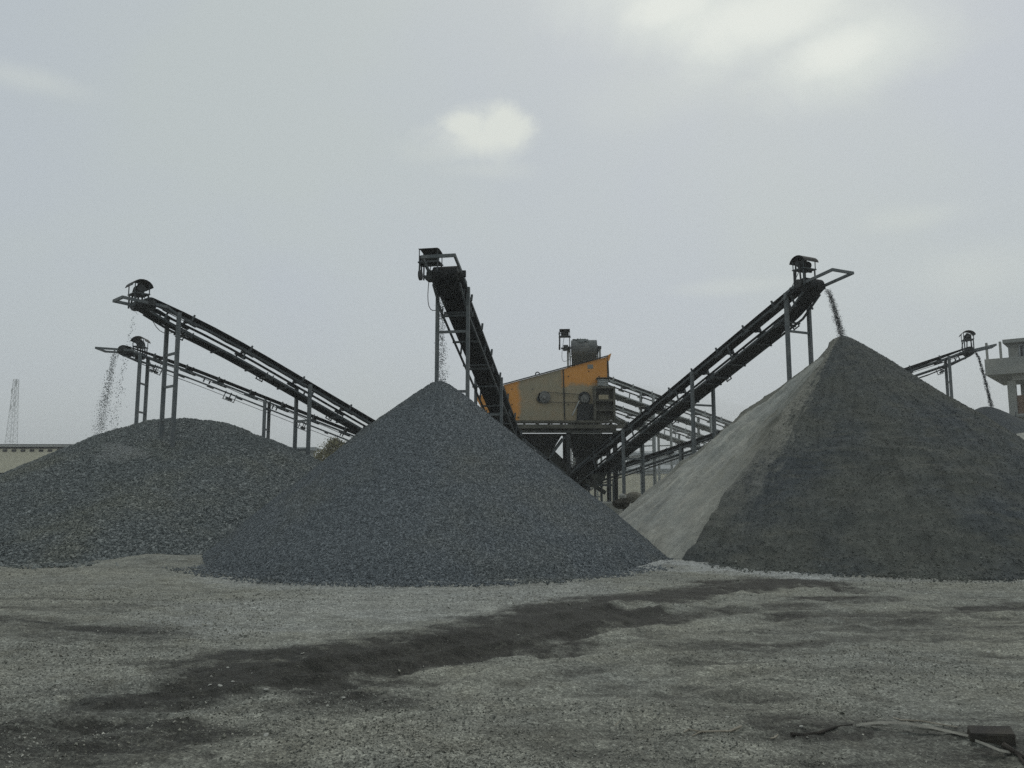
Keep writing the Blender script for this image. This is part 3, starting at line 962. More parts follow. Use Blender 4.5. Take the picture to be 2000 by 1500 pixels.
cv5 = conveyor('far right conveyor running low behind the tall sand cone to the small dark heap',
               (3.0, 46.3, 1.3), (23.4, 39.0, 8.35), 0.86, (0.95, 7.5, 14.6), side=1, shed_back=.1, shed_h=.58, frame_len=.9, head_pitch=12, depth=.32, drop=.2)
h6 = P(1150, 733, 43); t6 = P(1450, 842, 50.5)
e6 = t6 + (t6 - h6) * 0.9
cv6 = conveyor('pale dusty conveyor sloping down to the right behind the orange screen', e6, h6, 0.95, (4.5, 9.5, 12.5, 17.0), light=True, shed=False, depth=.65, frame_len=.2)
h7 = P(1175, 792, 47); t7 = P(1410, 872, 55)
e7 = t7 + (t7 - h7) * .3
cv7 = conveyor('second pale dusty conveyor, lower and behind, among thin support posts', e7, h7, 0.95, (4.2, 6.0, 8.2, 9.6, 11.5), light=True, shed=False, depth=.65, frame_len=.2)
cv8 = conveyor('feed conveyor behind the orange screen with its drum showing above the top edge',
               (5.4, 60.0, 1.5), (3.90, 41.2, 9.1), 1.50, (.35, 8.0), side=1, head_r=.42, shed_back=-.05, shed_h=.6, shed_side=.62, frame_len=-.35, head_pitch=0, front=False, light=True, square_shed=True, depth=.62, leg_out=.12)

# stones riding over the drum of the feed conveyor
def drum_stones():
    N = 260
    pt, L = cv8[1], cv8[2]
    a = rng.normal(0.12, .16, N); th = rng.random(N) * 1.7 - 0.3
    pos = np.array([tuple(pt(L + .44 * math.sin(t_), x, -.22 + .45 * math.cos(t_))) for x, t_ in zip(a, th)])
    V, T = stones(pos, 0.035 + .05 * rng.random(N), False, .7, 23)
    o = npmesh('riding_gravel', V, T, M['gravel_coarse'])
    tag(o, 'gravel riding over the drum above the orange screen', 'gravel', kind='stuff')
drum_stones()

# ------------------------------------------------------------------ falling streams (frozen in the air)
def stream(name, label, pts, N, spread0, spread1, s0, s1, mat, seed, core=0.0):
    g = np.random.default_rng(seed)
    pts = np.array([tuple(p) for p in pts]); m = len(pts)
    t_ = np.sort(g.random(N)) ** 0.85
    idx = t_ * (m - 1); i0 = np.clip(idx.astype(int), 0, m - 2); f = (idx - i0)[:, None]
    p = pts[i0] * (1 - f) + pts[i0 + 1] * f
    clump = np.sin(t_ * 60 + seed) * 0.3 + np.sin(t_ * 23) * .4
    sp = (spread0 + (spread1 - spread0) * t_)[:, None] * (1 + 0.35 * clump[:, None])
    p = p + g.normal(size=(N, 3)) * sp * np.array([1, 1, 0.6])
    V, T = stones(p, s0 + (s1 - s0) * g.random(N) ** 1.5, False, .7, seed)
    o = npmesh(name, V, T, mat)
    tag(o, label, 'falling gravel', kind='stuff')

def fall(a, b, lead=0.55, n=9):   # ballistic arc from a to b
    a, b = Vector(a), Vector(b)
    return [Vector((a.x + (b.x - a.x) * (lead * t + (1 - lead) * t ** .5), a.y + (b.y - a.y) * (lead * t + (1 - lead) * t ** .5), a.z + (b.z - a.z) * t)) for t in [i / (n - 1) for i in range(n)]]

stream('falling_gravel', 'sparse gravel dropping from the central conveyor onto the middle cone', fall(P(861, 582, 20.95), P(862, 748, 20.9)), 1400, .05, .09, .008, .018, M['gravel_mid'], 3)
stream('falling_gravel', 'thin scatter of stones dropping from the near left conveyor', fall(P(268, 605, 23.4), (-12.2, 23.35, 2.62)), 420, .035, .09, .010, .021, M['gravel_coarse'], 4)
stream('falling_gravel', 'curtain of stones dropping from the farther left conveyor', fall(P(228, 684, 32.6), P(192, 862, 32.1), .5), 2100, .05, .17, .011, .024, M['gravel_coarse'], 5)
stream('falling_sand', 'dark fine stream falling from the right conveyor onto the tall sand cone', fall(P(1615, 566, 24.7), P(1645, 660, 23.8)), 5200, .04, .055, .006, .013, M['sand_far'], 6)
stream('falling_sand', 'dark thin stream falling from the far right conveyor onto the small heap', fall(P(1905, 686, 38.7), P(1938, 800, 38.0)), 2200, .03, .045, .012, .026, M['sand_far'], 7)

# ------------------------------------------------------------------ screening machine
YS = 37.0
def S(px, py, dy=0.0): 
    p = P(px, py, YS); return Vector((p.x, YS + dy, p.z))
DY = Vector((0, 2.0, 0))
t = NT('orange_paint_under_dust')
v = t.coords()
sx = t.node('ShaderNodeSeparateXYZ'); tcx = t.node('ShaderNodeTexCoord'); t.link(tcx.outputs['Object'], sx.inputs[0])
X_, Z_ = sx.outputs['X'], sx.outputs['Z']
n1 = t.noise(v, 1.6, 5, .6); n2 = t.noise(v, 30, 4, .65); n3 = t.noise(t.coords((6, 6, .6)), 2.0, 4)
def band(val, lo, hi, soft, nz, amt):
    a = t.math('ADD', val, t.math('MULTIPLY', t.math('SUBTRACT', nz, .5), amt))
    m1 = t.node('ShaderNodeMapRange'); t.link(a, m1.inputs['Value']); m1.inputs['From Min'].default_value = lo - soft; m1.inputs['From Max'].default_value = lo + soft
    m2 = t.node('ShaderNodeMapRange'); t.link(a, m2.inputs['Value']); m2.inputs['From Min'].default_value = hi + soft; m2.inputs['From Max'].default_value = hi - soft
    return t.math('MULTIPLY', m1.outputs['Result'], m2.outputs['Result'])
xo = S(983, 822).x
mid = band(X_, S(1014, 800).x - xo, S(1100, 800).x - xo, .10, n1, .5)
low = t.math('MULTIPLY', band(Z_, -2, S(1100, 752).z - S(1100, 823).z, .12, n1, .9), band(X_, S(1095, 800).x - xo, 9, .05, n1, .1))
dm = t.math('MAXIMUM', mid, low)
dm = t.math('MULTIPLY', dm, t.math('ADD', .72, t.math('MULTIPLY', n1, .4)))
speck = t.ramp(n2, [(0.52, 0.0), (0.68, 0.55)])
dm = t.math('MINIMUM', t.math('MAXIMUM', dm, t.math('MULTIPLY', speck, .35)), .96)
c = t.mix(n1, (0.62, 0.26, 0.05), (0.72, 0.34, 0.085))
c = t.mix(dm, c, t.mix(n3, (0.25, 0.235, 0.17), (0.35, 0.33, 0.24)))
M['orange'] = t.done(c, t.math('ADD', .5, t.math('MULTIPLY', dm, .4)), t.bump(n2, .15, .006))

scr = empty('vibrating_screen', S(983, 822), 'orange and dusty grey vibrating screen with belt driven wheels on the steel platform', 'screening machine')
side_poly = [S(983, 752), S(1185, 697), S(1188, 822), S(1005, 822)]
MB().prism([p for p in side_poly], (0, .05, 0)).build('side_plate', M['orange'], scr)
MB().prism([p + DY - Vector((0, .05, 0)) for p in side_poly], (0, .05, 0)).build('side_plate', M['orange'], scr)
inn = Vector((0, .052, 0)); wd = Vector((0, 2.0 - .104, 0))
def slab(a, b, th):  # plate spanning the machine between two image points
    a_, b_ = S(*a) + inn, S(*b) + inn
    d_ = (b_ - a_).normalized(); nn = Vector((-d_.z, 0, d_.x)) * th
    return MB().prism([a_, b_, b_ + nn, a_ + nn], wd)
slab((985, 755), (1184, 700), -.04).build('top_cover', M['dusty'], scr)
slab((987, 760), (1006, 820), .03).build('discharge_plate', M['dusty'], scr)
slab((1186, 705), (1188, 820), .03).build('feed_plate', M['dusty'], scr)
slab((1000, 800), (1180, 775), -.03).build('screen_deck', M['under'], scr)
# flanges and seams, 3 mm proud of the plate
fl = MB()
fl.bar(S(981, 751, -.03), S(1187, 695, -.03), .12, .045)
fl.build('top_flange', M['steel_dark'], scr)
MB().bar(S(983.5, 754, -.028), S(1005, 822, -.028), .09, .05, (1, 0, 0)).build('edge_flange', M['dusty'], scr)
MB().bar(S(1100, 722, -.02), S(1103, 820, -.02), .06, .05, (1, 0, 0)).build('seam_rib', M['steel_dark'], scr)
MB().bar(S(1187, 697, -.02), S(1189, 742, -.02), .05, .05, (1, 0, 0)).build('seam_rib', M['steel_dark'], scr)
lip = MB().prism([S(1187, 694, -.05), S(1194, 690, -.05), S(1190, 704, -.05), S(1187, 706, -.05)], (0, 2.1, 0))
lip.build('feed_lip', M['orange'], scr)
MB().tube([S(1051 + 4 * math.cos(a), 728 - 4 * math.sin(a) - 2, .9) for a in np.linspace(-.3, math.pi + .3, 9)], .03, 6).build('lifting_eye', M['steel'], scr)
for (px, py) in ((1000, 760), (1000, 790), (1012, 815), (1040, 760), (1110, 735), (1110, 790), (1150, 725), (1170, 735)):
    MB().cyl(S(px, py, -.03), S(px, py, .01), .03, 6).build('bolt', M['steel_dark'], scr)
MB().box(S(1153, 716, -.012), .27, .02, .2).build('plaque', M['concrete'], scr)
MB().prism([S(926, 770, .8), S(984, 760, .8), S(1000, 815, .8), S(945, 805, .8)], (0, 1.0, 0)).build('discharge_hood', M['orange'], scr)
# exciter wheel
wc = S(1063, 776)
ex = MB()
ex.cyl(wc + Vector((0, -.16, 0)), wc + Vector((0, -.08, 0)), .24, 24)
ex.cyl(wc + Vector((0, -.22, 0)), wc + Vector((0, -.16, 0)), .10, 16)
ex.cyl(wc + Vector((0, -.10, 0)), wc + Vector((0, .0, 0)), .30, 24)
for i in range(6):
    a = i * math.pi / 3
    ex.cyl(wc + Vector((.17 * math.cos(a), -.19, .17 * math.sin(a))), wc + Vector((.17 * math.cos(a), -.16, .17 * math.sin(a))), .035, 8)
ex.build('exciter_wheel', M['wheel'], scr)
MB().prism([wc + Vector((-.38, -.1, -.1)), wc + Vector((-.25, -.1, .22)), wc + Vector((-.18, -.1, .2)), wc + Vector((-.22, -.1, -.3))], (0, .06, 0)).build('wheel_guard', M['steel_dark'], scr)
mc = S(1142, 779)
mw = MB()
mw.cyl(mc + Vector((0, -.17, 0)), mc + Vector((0, -.09, 0)), .20, 20)
mw.cyl(mc + Vector((0, -.22, 0)), mc + Vector((0, -.17, 0)), .08, 12)
mw.build('motor_wheel', M['wheel'], scr)
mm = MB().cyl(mc + Vector((0, -.07, 0)), mc + Vector((0, -.02, 0)), .27, 18)
mm.cyl(mc + Vector((-.02, -.09, .06)), mc + Vector((-.02, -.02, .06)), .29, 18)
mm.build('drive_motor', M['motor'], scr)
vb = MB()
for s_ in (1, -1):
    vb.bar(wc + Vector((0, -.12, s_ * .24)), mc + Vector((0, -.13, s_ * .19)), .05, .02)
vb.build('v_belt', M['rubber'], scr)
MB().prism([S(1128, 789, -.1), S(1160, 789, -.1), S(1162, 821, -.1), S(1126, 821, -.1)], (0, .09, 0)).build('motor_base', M['steel_dark'], scr)
MB().bar(S(1131, 783, -.15), S(1117, 812, -.15), .05, .06, (0, 1, 0)).build('belt_tensioner', M['steel_light'], scr)
for dy in (-.28, 1.95):
    cs = S(1176, 742, dy)
    pts = [cs + Vector((.24 * math.cos(a), .24 * math.sin(a), -.38 * a / (2 * math.pi * 4.5))) for a in np.linspace(0, 2 * math.pi * 4.5, 72)]
    MB().tube(pts, .035, 6).build('coil_spring', M['steel_light'], scr)
    sc_ = MB().box(S(1176, 740.5, dy), .62, .56, .035)
    sc_.build('spring_cap', M['dusty'], scr)

# platform it stands on
plat = empty('steel_platform', S(1100, 930), 'dark steel platform with hoppers carrying the orange screen', 'platform')
for (y0, y1, mt) in ((822.5, 827, 'dusty'), (831, 838, 'dusty'), (842, 846.5, 'under')):
    for dy in (-.45, 2.3):
        a, b = S(992, (y0 + y1) / 2, dy), S(1216, (y0 + y1) / 2, dy)
        hh = (y1 - y0) / F * YS
        MB().bar(a, b, .16, hh).build('beam', M[mt], plat)
mb = MB()
for px in range(1000, 1216, 24):
    a = S(px, 829, -.44); b = S(px, 829, 2.3)
    mb.bar(a, b, .1, .09)
for i, px in enumerate(range(1004, 1200, 26)):
    mb.bar(S(px, 840, -.42), S(px + 22, 829, -.42), .05, .05)
mb.build('deck_bracing', M['dusty'], plat)
for dy in (-.32, 2.15):   # spring pedestals
    mb = MB()
    c0 = S(1178, 757, dy); c1 = S(1178, 821, dy)
    zc = (c0.z + c1.z) / 2; hz = c0.z - c1.z
    for sx_ in (-.46, .46): mb.box((c0.x + sx_, c0.y, zc), .10, .5, hz)
    mb.box((c0.x, c0.y, c0.z - .05), .82, .5, .10)
    mb.box((c0.x, c0.y, c0.z - hz * .42), .82, .42, .10)
    mb.box((c0.x, c0.y, c0.z - hz * .72), .82, .42, .06)
    mb.box((c0.x, c0.y + .16, zc), .82, .06, hz)
    mb.build('spring_pedestal', M['dusty'], plat)
MB().box(S(1176, 778, -.585), .46, .02, .22).build('orange_panel', M['orange'], plat)
zt = S(1100, 846).z
for px in (1008, 1109, 1199):
    for dy in (-.35, 2.2):
        p = S(px, 846, dy)
        mb = MB().bar((p.x, p.y, -.05), (p.x, p.y, zt), .2, .2, (0, 1, 0))
        mb.build('column', M['steel_dark'], plat)
for (a, b) in (((1012, 850), (1104, 925)), ((1104, 852), (1050, 925)), ((1112, 925), (1195, 855))):
    for dy in (-.3, 2.15): MB().bar(S(*a, dy), S(*b, dy), .10, .10).build('diagonal_brace', M['steel'], plat)
def hopper(x0, x1, yt, bx0, bx1, yb, name='hopper'):
    a = [S(x0, yt, -.25), S(x1, yt, -.25), S(x1, yt, 2.1), S(x0, yt, 2.1)]
    b = [S(bx0, yb, .45), S(bx1, yb, .45), S(bx1, yb, 1.4), S(bx0, yb, 1.4)]
    mb = MB().hexa(b + a)
    o = mb.build(name, M['under'], plat)
    m2 = MB()
    for k in range(4):
        m2.bar(a[k].lerp(b[k], .02), a[k].lerp(b[k], .98), .06, .06)
    for f in (.35, .7):
        r_ = [a[k].lerp(b[k], f) for k in range(4)]
        m2.bar(r_[0] + Vector((0, -.03, 0)), r_[1] + Vector((0, -.03, 0)), .06, .06)
    m2.build('stiffener', M['steel_dark'], o)
    return b
bl = hopper(1114, 1206, 848, 1128, 1166, 892)
MB().hexa([Vector((p.x + .15, p.y, p.z - 1.15)) for p in bl] + bl).build('chute', M['under'], plat)
bl = hopper(1000, 1096, 848, 1046, 1080, 876)
MB().hexa([Vector((p.x + 1.15, p.y, p.z - 1.1)) for p in bl] + bl).build('chute', M['under'], plat)
bl = hopper(985, 1040, 849, 990, 1014, 868)
MB().hexa([Vector((p.x - .2, p.y - .6, p.z - .7)) for p in bl] + bl).build('chute', M['under'], plat)
# side skirts of the loading point, over the right conveyor
for px, py in ((1155, 872), (1180, 850)):
    pass

# machinery around the foot of the platform
ms = empty('transfer_station', S(1150, 975), 'dark jumble of chute, motor and struts at the foot of the orange screen platform', 'machine')
mb = MB(); mb.prism([S(1150, 925, -1.0), S(1180, 925, -1.0), S(1172, 945, -1.0), S(1158, 945, -1.0)], (0, .8, 0)); mb.build('chute', M['under'], ms)
mb = MB(); mb.bar(S(1140, 938, -.9), S(1178, 962, -.9), .3, .18); mb.build('inclined_arm', M['under'], ms)
for px in (1146, 1158, 1170, 1186, 1193):
    a = S(px, 935, -.9); MB().bar((a.x, a.y, 0), a, .09, .09, (0, 1, 0)).build('strut', M['steel'], ms)
mb = MB().cyl(S(1205, 908, .2), S(1222, 908, .2), .26, 14); mb.box(S(1213, 916, .2), .5, .4, .12); mb.build('motor', M['steel_dark'], ms)
MB().bar(S(1190, 947, -1.0), S(1140, 947, -1.0), .08, .1).build('rail', M['steel'], ms)
fb = P(1200, 972, 32.5)
o = MB().box((fb.x - .9, fb.y + .8, .42), 2.2, 1.4, .95).build('concrete_block', M['concrete'])
tag(o, 'low grey concrete block at the foot of the screen platform', 'concrete block')

# broken rubble beside the pale slope
def rock(c, r, mat, label, cat='rock', group=None, seed=0, name='rock', sq=.65):
    import bmesh
    g = random.Random(seed)
    bm = bmesh.new(); bmesh.ops.create_icosphere(bm, subdivisions=2, radius=1)
    for vtx in bm.verts:
        k = 1 + .28 * (g.random() - .5)
        vtx.co = Vector((vtx.co.x * r * k, vtx.co.y * r * .8 * k, vtx.co.z * r * sq * k))
    me = bpy.data.meshes.new(name); bm.to_mesh(me); bm.free(); me.materials.append(mat)
    o = bpy.data.objects.new(name, me); COL.objects.link(o); o.location = c
    o.rotation_euler = (g.random() * .3, g.random() * .3, g.random() * 6)
    return tag(o, label, cat, group)
M['rubble'] = mat_paint('broken_rubble', (0.16, 0.15, 0.12), (0.27, 0.26, 0.22), .95, 2, 20)
M['mud'] = mat_paint('dark_clod', (0.035, 0.033, 0.027), (0.08, 0.075, 0.06), .95, 3, 20)
for k, (px, py, r, mt, lab) in enumerate(((1213, 984, .30, 'mud', 'dark mud clod at the left end of the rubble beside the pale slope'),
                                         (1240, 972, .34, 'rubble', 'largest brown rubble lump beside the pale slope'),
                                         (1225, 973, .25, 'rubble', 'small brown rubble lump between the dark clod and the largest lump'),
                                         (1216, 970, .15, 'concrete', 'small white broken lump on top of the rubble'))):
    c0 = P(px, py, 27.5 + .3 * (k % 3)); c0.z = max(.1, c0.z)
    rock(c0, r, M[mt], lab, seed=k + 3)

# pale stones on the wet mud
pts = [(635, 1278), (657, 1305), (671, 1356), (716, 1285), (1012, 1227), (445, 1298), (492, 1305), (410, 1325), (470, 1333), (380, 1335), (604, 1363), (512, 1380), (590, 1270), (430, 1340), (560, 1318), (750, 1318), (455, 1322), (520, 1345), (1420, 1405), (1565, 1420), (1930, 1265), (1848, 1371), (520, 1430), (300, 1405), (210, 1326)]
for k, (px, py) in enumerate(pts):
    c0 = G(px, py)
    h0 = ground_fields(np.array([c0.x]), np.array([c0.y]))[0][0]
    rock((c0.x, c0.y, h0 + .004), .012 + .016 * random.random(), M['pebble'] if 'pebble' in M else M.setdefault('pebble', mat_paint('pale_pebble', (.38, .38, .34), (.5, .5, .45), .9, 8, 50)),
         'small pale loose stone lying on the dirt yard in the foreground', 'stone', 'pale loose stones on the yard', seed=k + 40, name='stone', sq=.42)

# ------------------------------------------------------------------ foreground litter
def gz(x, y): return float(ground_fields(np.array([x]), np.array([y]))[0][0])
def on_ground(pts, r, mat, name, label, cat, lift=None, r_end=None):
    out = []
    for i, (px, py) in enumerate(pts):
        g0 = G(px, py); z = gz(g0.x, g0.y) + r * .8 + (lift[i] if lift else 0)
        g0 = G(px, py, z); out.append(Vector((g0.x, g0.y, z)))
    return out
def stick(name, label, cat, lines, r, mat):
    mb = MB()
    for pts, k in lines:
        mb.tube(on_ground(pts, r * k, mat, '', '', '', None), r * k, 6, r * k * .5)
    o = mb.build(name, mat); tag(o, label, cat)
stick('dry_twig', 'pale forked dry twig lying left of the dark patch of soil', 'twig', [([(1448, 1418), (1425, 1428), (1395, 1428), (1368, 1429), (1345, 1424), (1336, 1430)], 1.0), ([(1372, 1428), (1362, 1432), (1352, 1437)], .7), ([(1425, 1428), (1440, 1424), (1446, 1421)], .6)], .010, M['twig'])
stick('dry_twig', 'small pale twig at the left end of the dark stick', 'twig', [([(1535, 1432), (1522, 1434), (1512, 1441), (1505, 1442)], 1.0)], .010, M['twig'])
stick('stick', 'dark curved stick on the ground between the twigs and the pale strip', 'stick', [([(1545, 1434), (1570, 1436), (1600, 1431), (1635, 1419)], 1.0), ([(1600, 1431), (1640, 1418), (1665, 1415)], .5)], .018, M['twig_dark'])
stick('dry_twig', 'thin curled twig in front of the gravel at the bottom middle', 'twig', [([(1200, 1418), (1212, 1408), (1232, 1404), (1262, 1411)], 1.0)], .006, M['twig'])
stick('dry_twig', 'thin straight twig just above the pale strip', 'twig', [([(1745, 1402), (1760, 1406), (1800, 1408), (1870, 1420)], 1.0)], .009, M['twig'])
def strip(name, label, pts, wd, mat, arch):
    ps = []
    for i, (px, py) in enumerate(pts):
        g0 = G(px, py); z = gz(g0.x, g0.y) + .015 + arch * math.sin(math.pi * i / (len(pts) - 1))
        g0 = G(px, py, z); ps.append(Vector((g0.x, g0.y, z)))
    secs = []
    for i, p in enumerate(ps):
        d_ = (ps[min(i + 1, len(ps) - 1)] - ps[max(0, i - 1)]).normalized()
        l_ = d_.cross(Vector((0, 0, 1))).normalized()
        w_ = wd * (.35 + .65 * math.sin(math.pi * (.12 + .8 * i / (len(ps) - 1))))
        secs.append([p - l_ * w_ + Vector((0, 0, -.006)), p + Vector((0, 0, .008)), p + l_ * w_ + Vector((0, 0, -.006)), p + Vector((0, 0, -.004))])
    o = MB().sweep(secs).build(name, mat); tag(o, label, 'strip')
strip('dry_strip', 'long pale dry strip arching over the dirt to the timber block', [(1672, 1416), (1700, 1412), (1735, 1410), (1770, 1412), (1810, 1418), (1850, 1427), (1892, 1437)], .024, M['strip'], .05)
strip('dry_strip', 'short pale splinter in front of the timber block', [(1905, 1446), (1930, 1455), (1950, 1464), (1972, 1469)], .022, M['strip'], .02)
strip('dry_strip', 'thin pale strip running beside the long arching one', [(1700, 1415), (1800, 1424), (1890, 1432)], .008, M['strip'], .02)
import bmesh
g0 = G(1945, 1456); z0 = gz(g0.x, g0.y)
bm = bmesh.new(); bmesh.ops.create_cube(bm, size=1)
bmesh.ops.subdivide_edges(bm, edges=bm.edges, cuts=5, use_grid_fill=True)
rot = Matrix.Rotation(R(-20), 4, 'Z') @ Matrix.Rotation(R(7), 4, 'X') @ Matrix.Rotation(R(-5), 4, 'Y')
for vtx in bm.verts:
    p = Vector((vtx.co.x * .30, vtx.co.y * .15, vtx.co.z * .10))
    e = max(abs(vtx.co.x), abs(vtx.co.y), abs(vtx.co.z))
    nz = fbm(np.array([p.x * 9 + p.z * 5]), np.array([p.y * 30 + p.z * 26]), 3, 5)[0]
    p *= 1 + .10 * nz - (.06 if sum(abs(c_) > .45 for c_ in vtx.co) > 1 else 0) * (1 + nz)
    vtx.co = rot @ p
me = bpy.data.meshes.new('timber_block'); bm.to_mesh(me); bm.free(); me.materials.append(M['wood'])
tbo = bpy.data.objects.new('timber_block', me); COL.objects.link(tbo); tbo.location = (g0.x, g0.y + .05, z0 + .035)
tag(tbo, 'dark weathered timber block at the right edge of the foreground', 'timber')
stick('stick', 'dark branch lying behind the timber block at the right edge', 'stick', [([(1960, 1455), (1985, 1470), (2020, 1490)], 1.0), ([(1975, 1465), (1990, 1476), (2005, 1498)], .7)], .022, M['twig_dark'])

# ------------------------------------------------------------------ background
def bldg(name, loc, label, cat='building'): return empty(name, loc, label, cat)
# long low warehouse at the left
Yb = 90
zt = P(60, 864, Yb).z; x0 = -95; x1 = P(168, 870, Yb).x
wh = bldg('warehouse', (x0, Yb, 0), 'long low cream warehouse beyond the left gravel mound')
MB().box(((x0 + x1) / 2, Yb + 7, (zt - .75) / 2 - .2), x1 - x0, 14, zt - .35).build('wall', M['beige_wall'], wh)
mb = MB(); mb.prism([(x0 - .4, Yb - .5, zt - .3), (x0 - .4, Yb + 7, zt + .0), (x0 - .4, Yb + 14.5, zt - .3), (x0 - .4, Yb + 14.5, zt - .5), (x0 - .4, Yb - .5, zt - .5)], (x1 - x0 + .8, 0, 0)); mb.build('roof', M['roof_pale'], wh)
MB().box(((x0 + x1) / 2, Yb - .56, zt - .27), x1 - x0 + .8, .1, .07).build('gutter', M['dark_gap'], wh)
first = None
for k in range(34):
    x = x1 - 1.0 - k * 1.05
    p = Vector((x, Yb - .03, zt - .95))
    if first is None: first = MB().box(p, .5, .06, .28).build('vent', M['dark_gap'], wh, at=p)
    else:
        o = first.copy(); COL.objects.link(o); o.parent = wh; o.location = p - worldloc(wh)
fw = P(10, 927, 40)
fe = empty('boundary_wall', (fw.x - 4, 40, 0), 'dark low wall at the left edge beyond the gravel mound', 'wall')
MB().box((fw.x - 6, 40, fw.z / 2), 14, .3, fw.z).build('masonry', M['rubble'], fe)
MB().box((fw.x - 6, 40, fw.z + .05), 14.2, .4, .1).build('coping', M['dark_gap'], fe)

# lattice mast
Ym = 520
mt_ = P(24, 741, Ym); mbse = P(22, 866, Ym)
mast = empty('lattice_mast', (mbse.x, Ym, 0), 'tall thin lattice communication mast behind the warehouse', 'mast')
ztop = mt_.z
def mw_(z): return 1.15 + (3.6 - 1.15) * (1 - z / ztop) ** 1.2
legs_m = []
for sx_, sy_ in ((-1, -1), (1, -1), (1, 1), (-1, 1)):
    MB().tube([(mbse.x + sx_ * mw_(z), Ym + sy_ * mw_(z), z) for z in np.linspace(0, ztop, 9)], .15, 6).build('leg', M['mast'], mast)
lev = np.linspace(0, ztop, 17)
mb = MB()
cs = [(-1, -1), (1, -1), (1, 1), (-1, 1)]
for z0_, z1_ in zip(lev[:-1], lev[1:]):
    for k in range(4):
        a, b = cs[k], cs[(k + 1) % 4]
        q = lambda cc, z: (mbse.x + cc[0] * mw_(z), Ym + cc[1] * mw_(z), z)
        mb.bar(q(a, z0_), q(b, z1_), .10, .10); mb.bar(q(b, z0_), q(a, z1_), .10, .10); mb.bar(q(a, z1_), q(b, z1_), .13, .13)
mb.build('bracing', M['mast'], mast)
for k, (z, a) in enumerate(((ztop - 2.4, 0), (ztop - 8, 1), (ztop - 17, 0), (ztop - 19, 2))):
    p = Vector((mbse.x + (1.3 if a == 0 else -1.3), Ym - 1.5, z))
    MB().box(p, .7, .5, 3.5).build('antenna', M['mast'], mast)

# unfinished concrete building at the right
Yc = 60
bl_ = empty('concrete_building', (P(1958, 900, Yc).x, Yc, 0), 'unfinished bare concrete building at the right edge', 'building')
def C_(px, py): return P(px, py, Yc)
zr = C_(1958, 668).z; xl = C_(1966, 700).x; zb1 = C_(1940, 705).z; zb0 = C_(1940, 731).z; xb = C_(1932, 720).x
XR = xl + 14
MB().box(((C_(1957, 668).x + XR) / 2, Yc + 4, zr - .12), XR - C_(1957, 668).x, 9.2, .28).build('roof_slab', M['concrete'], bl_)
zw = zr - .263
ww = MB(); ww.box((xl + 7, Yc + .15, (zw + zb1) / 2), 14, .3, zw - zb1); ww.box((xl + .15, Yc + 4.35, (zw + zb1) / 2), .3, 8.0, zw - zb1)
ww.build('wall', M['concrete'], bl_)
for px in (1987, 1994, 2030):
    p = C_(px, 690); wn_ = MB().box((p.x, Yc - .03, p.z - .1), .8 if px == 2030 else .35, .08, 1.3).build('window', M['grey_wall'], bl_)
    MB().box((p.x, Yc - .075, p.z - .1), .16, .02, 1.05).build('pane', M['dark_gap'], wn_)
MB().box(((xb + XR) / 2, Yc + 3, (zb0 + .0 + zb0 - .18) / 2), XR - xb, 9.0, .18).build('floor_slab', M['concrete'], bl_)
MB().box(((xb + xl + 1.5) / 2, Yc - 1.38, (zb1 + zb0) / 2 + .003), xl + 1.5 - xb, .16, zb1 - zb0 - .006).build('parapet', M['concrete'], bl_)
MB().box((xb + .08, Yc + 2.9, (zb1 + zb0) / 2 + .003), .16, 8.3, zb1 - zb0 - .006).build('parapet', M['concrete'], bl_)
MB().box((xl + 7.2, Yc - .5, zb0 - .42), 14, .6, .48).build('beam', M['concrete'], bl_)
for px in (1931.5, 1954):
    p = C_(px, 690)
    MB().box((p.x + .1, Yc - 1.2, (p.z + zb1) / 2 + .35), .16, .16, p.z - zb1 + .7).build('starter_column', M['concrete'], bl_)
zlo = zb0 - .18
for px in (1975, 2003, 2040, 2080):
    p = C_(px, 780)
    MB().box((p.x, Yc - .4, zlo / 2 - .24), .55, .5, zlo - .49).build('column', M['concrete'], bl_)
    MB().box((p.x, Yc + 6.8, zlo / 2), .45, .5, zlo - .004).build('column', M['concrete'], bl_)
z2 = C_(1990, 812).z
MB().box((xl + 7, Yc + 3, z2 - .1), 14.3, 8.6, .22).build('floor_slab', M['concrete'], bl_)
for pa, pb in ((1979, 1999.5), (2007, 2036), (2044, 2076)):
    a, b = C_(pa, 775), C_(pb, 775)
    MB().box(((a.x + b.x) / 2, Yc - .3, (a.z + z2) / 2), b.x - a.x - .02, .2, a.z - z2 - .02).build('brick_infill', M['brick'], bl_)
bl_.rotation_euler = (0, 0, R(-40))
fz = P(1960, 812, 50)
fen = empty('wire_fence', (fz.x, 50, 0), 'thin wire fence on posts before the concrete building', 'fence')
for k in range(7):
    MB().cyl((fz.x - 2.4 + k * 1.6, 50, 0), (fz.x - 2.4 + k * 1.6, 50, fz.z + .25), .04, 6).build('post', M['steel'], fen)
mb = MB()
for z in (fz.z, fz.z - .4, fz.z - .8): mb.bar((fz.x - 2.4, 50, z), (fz.x + 7.2, 50, z), .03, .03)
mb.build('wire', M['steel'], fen)

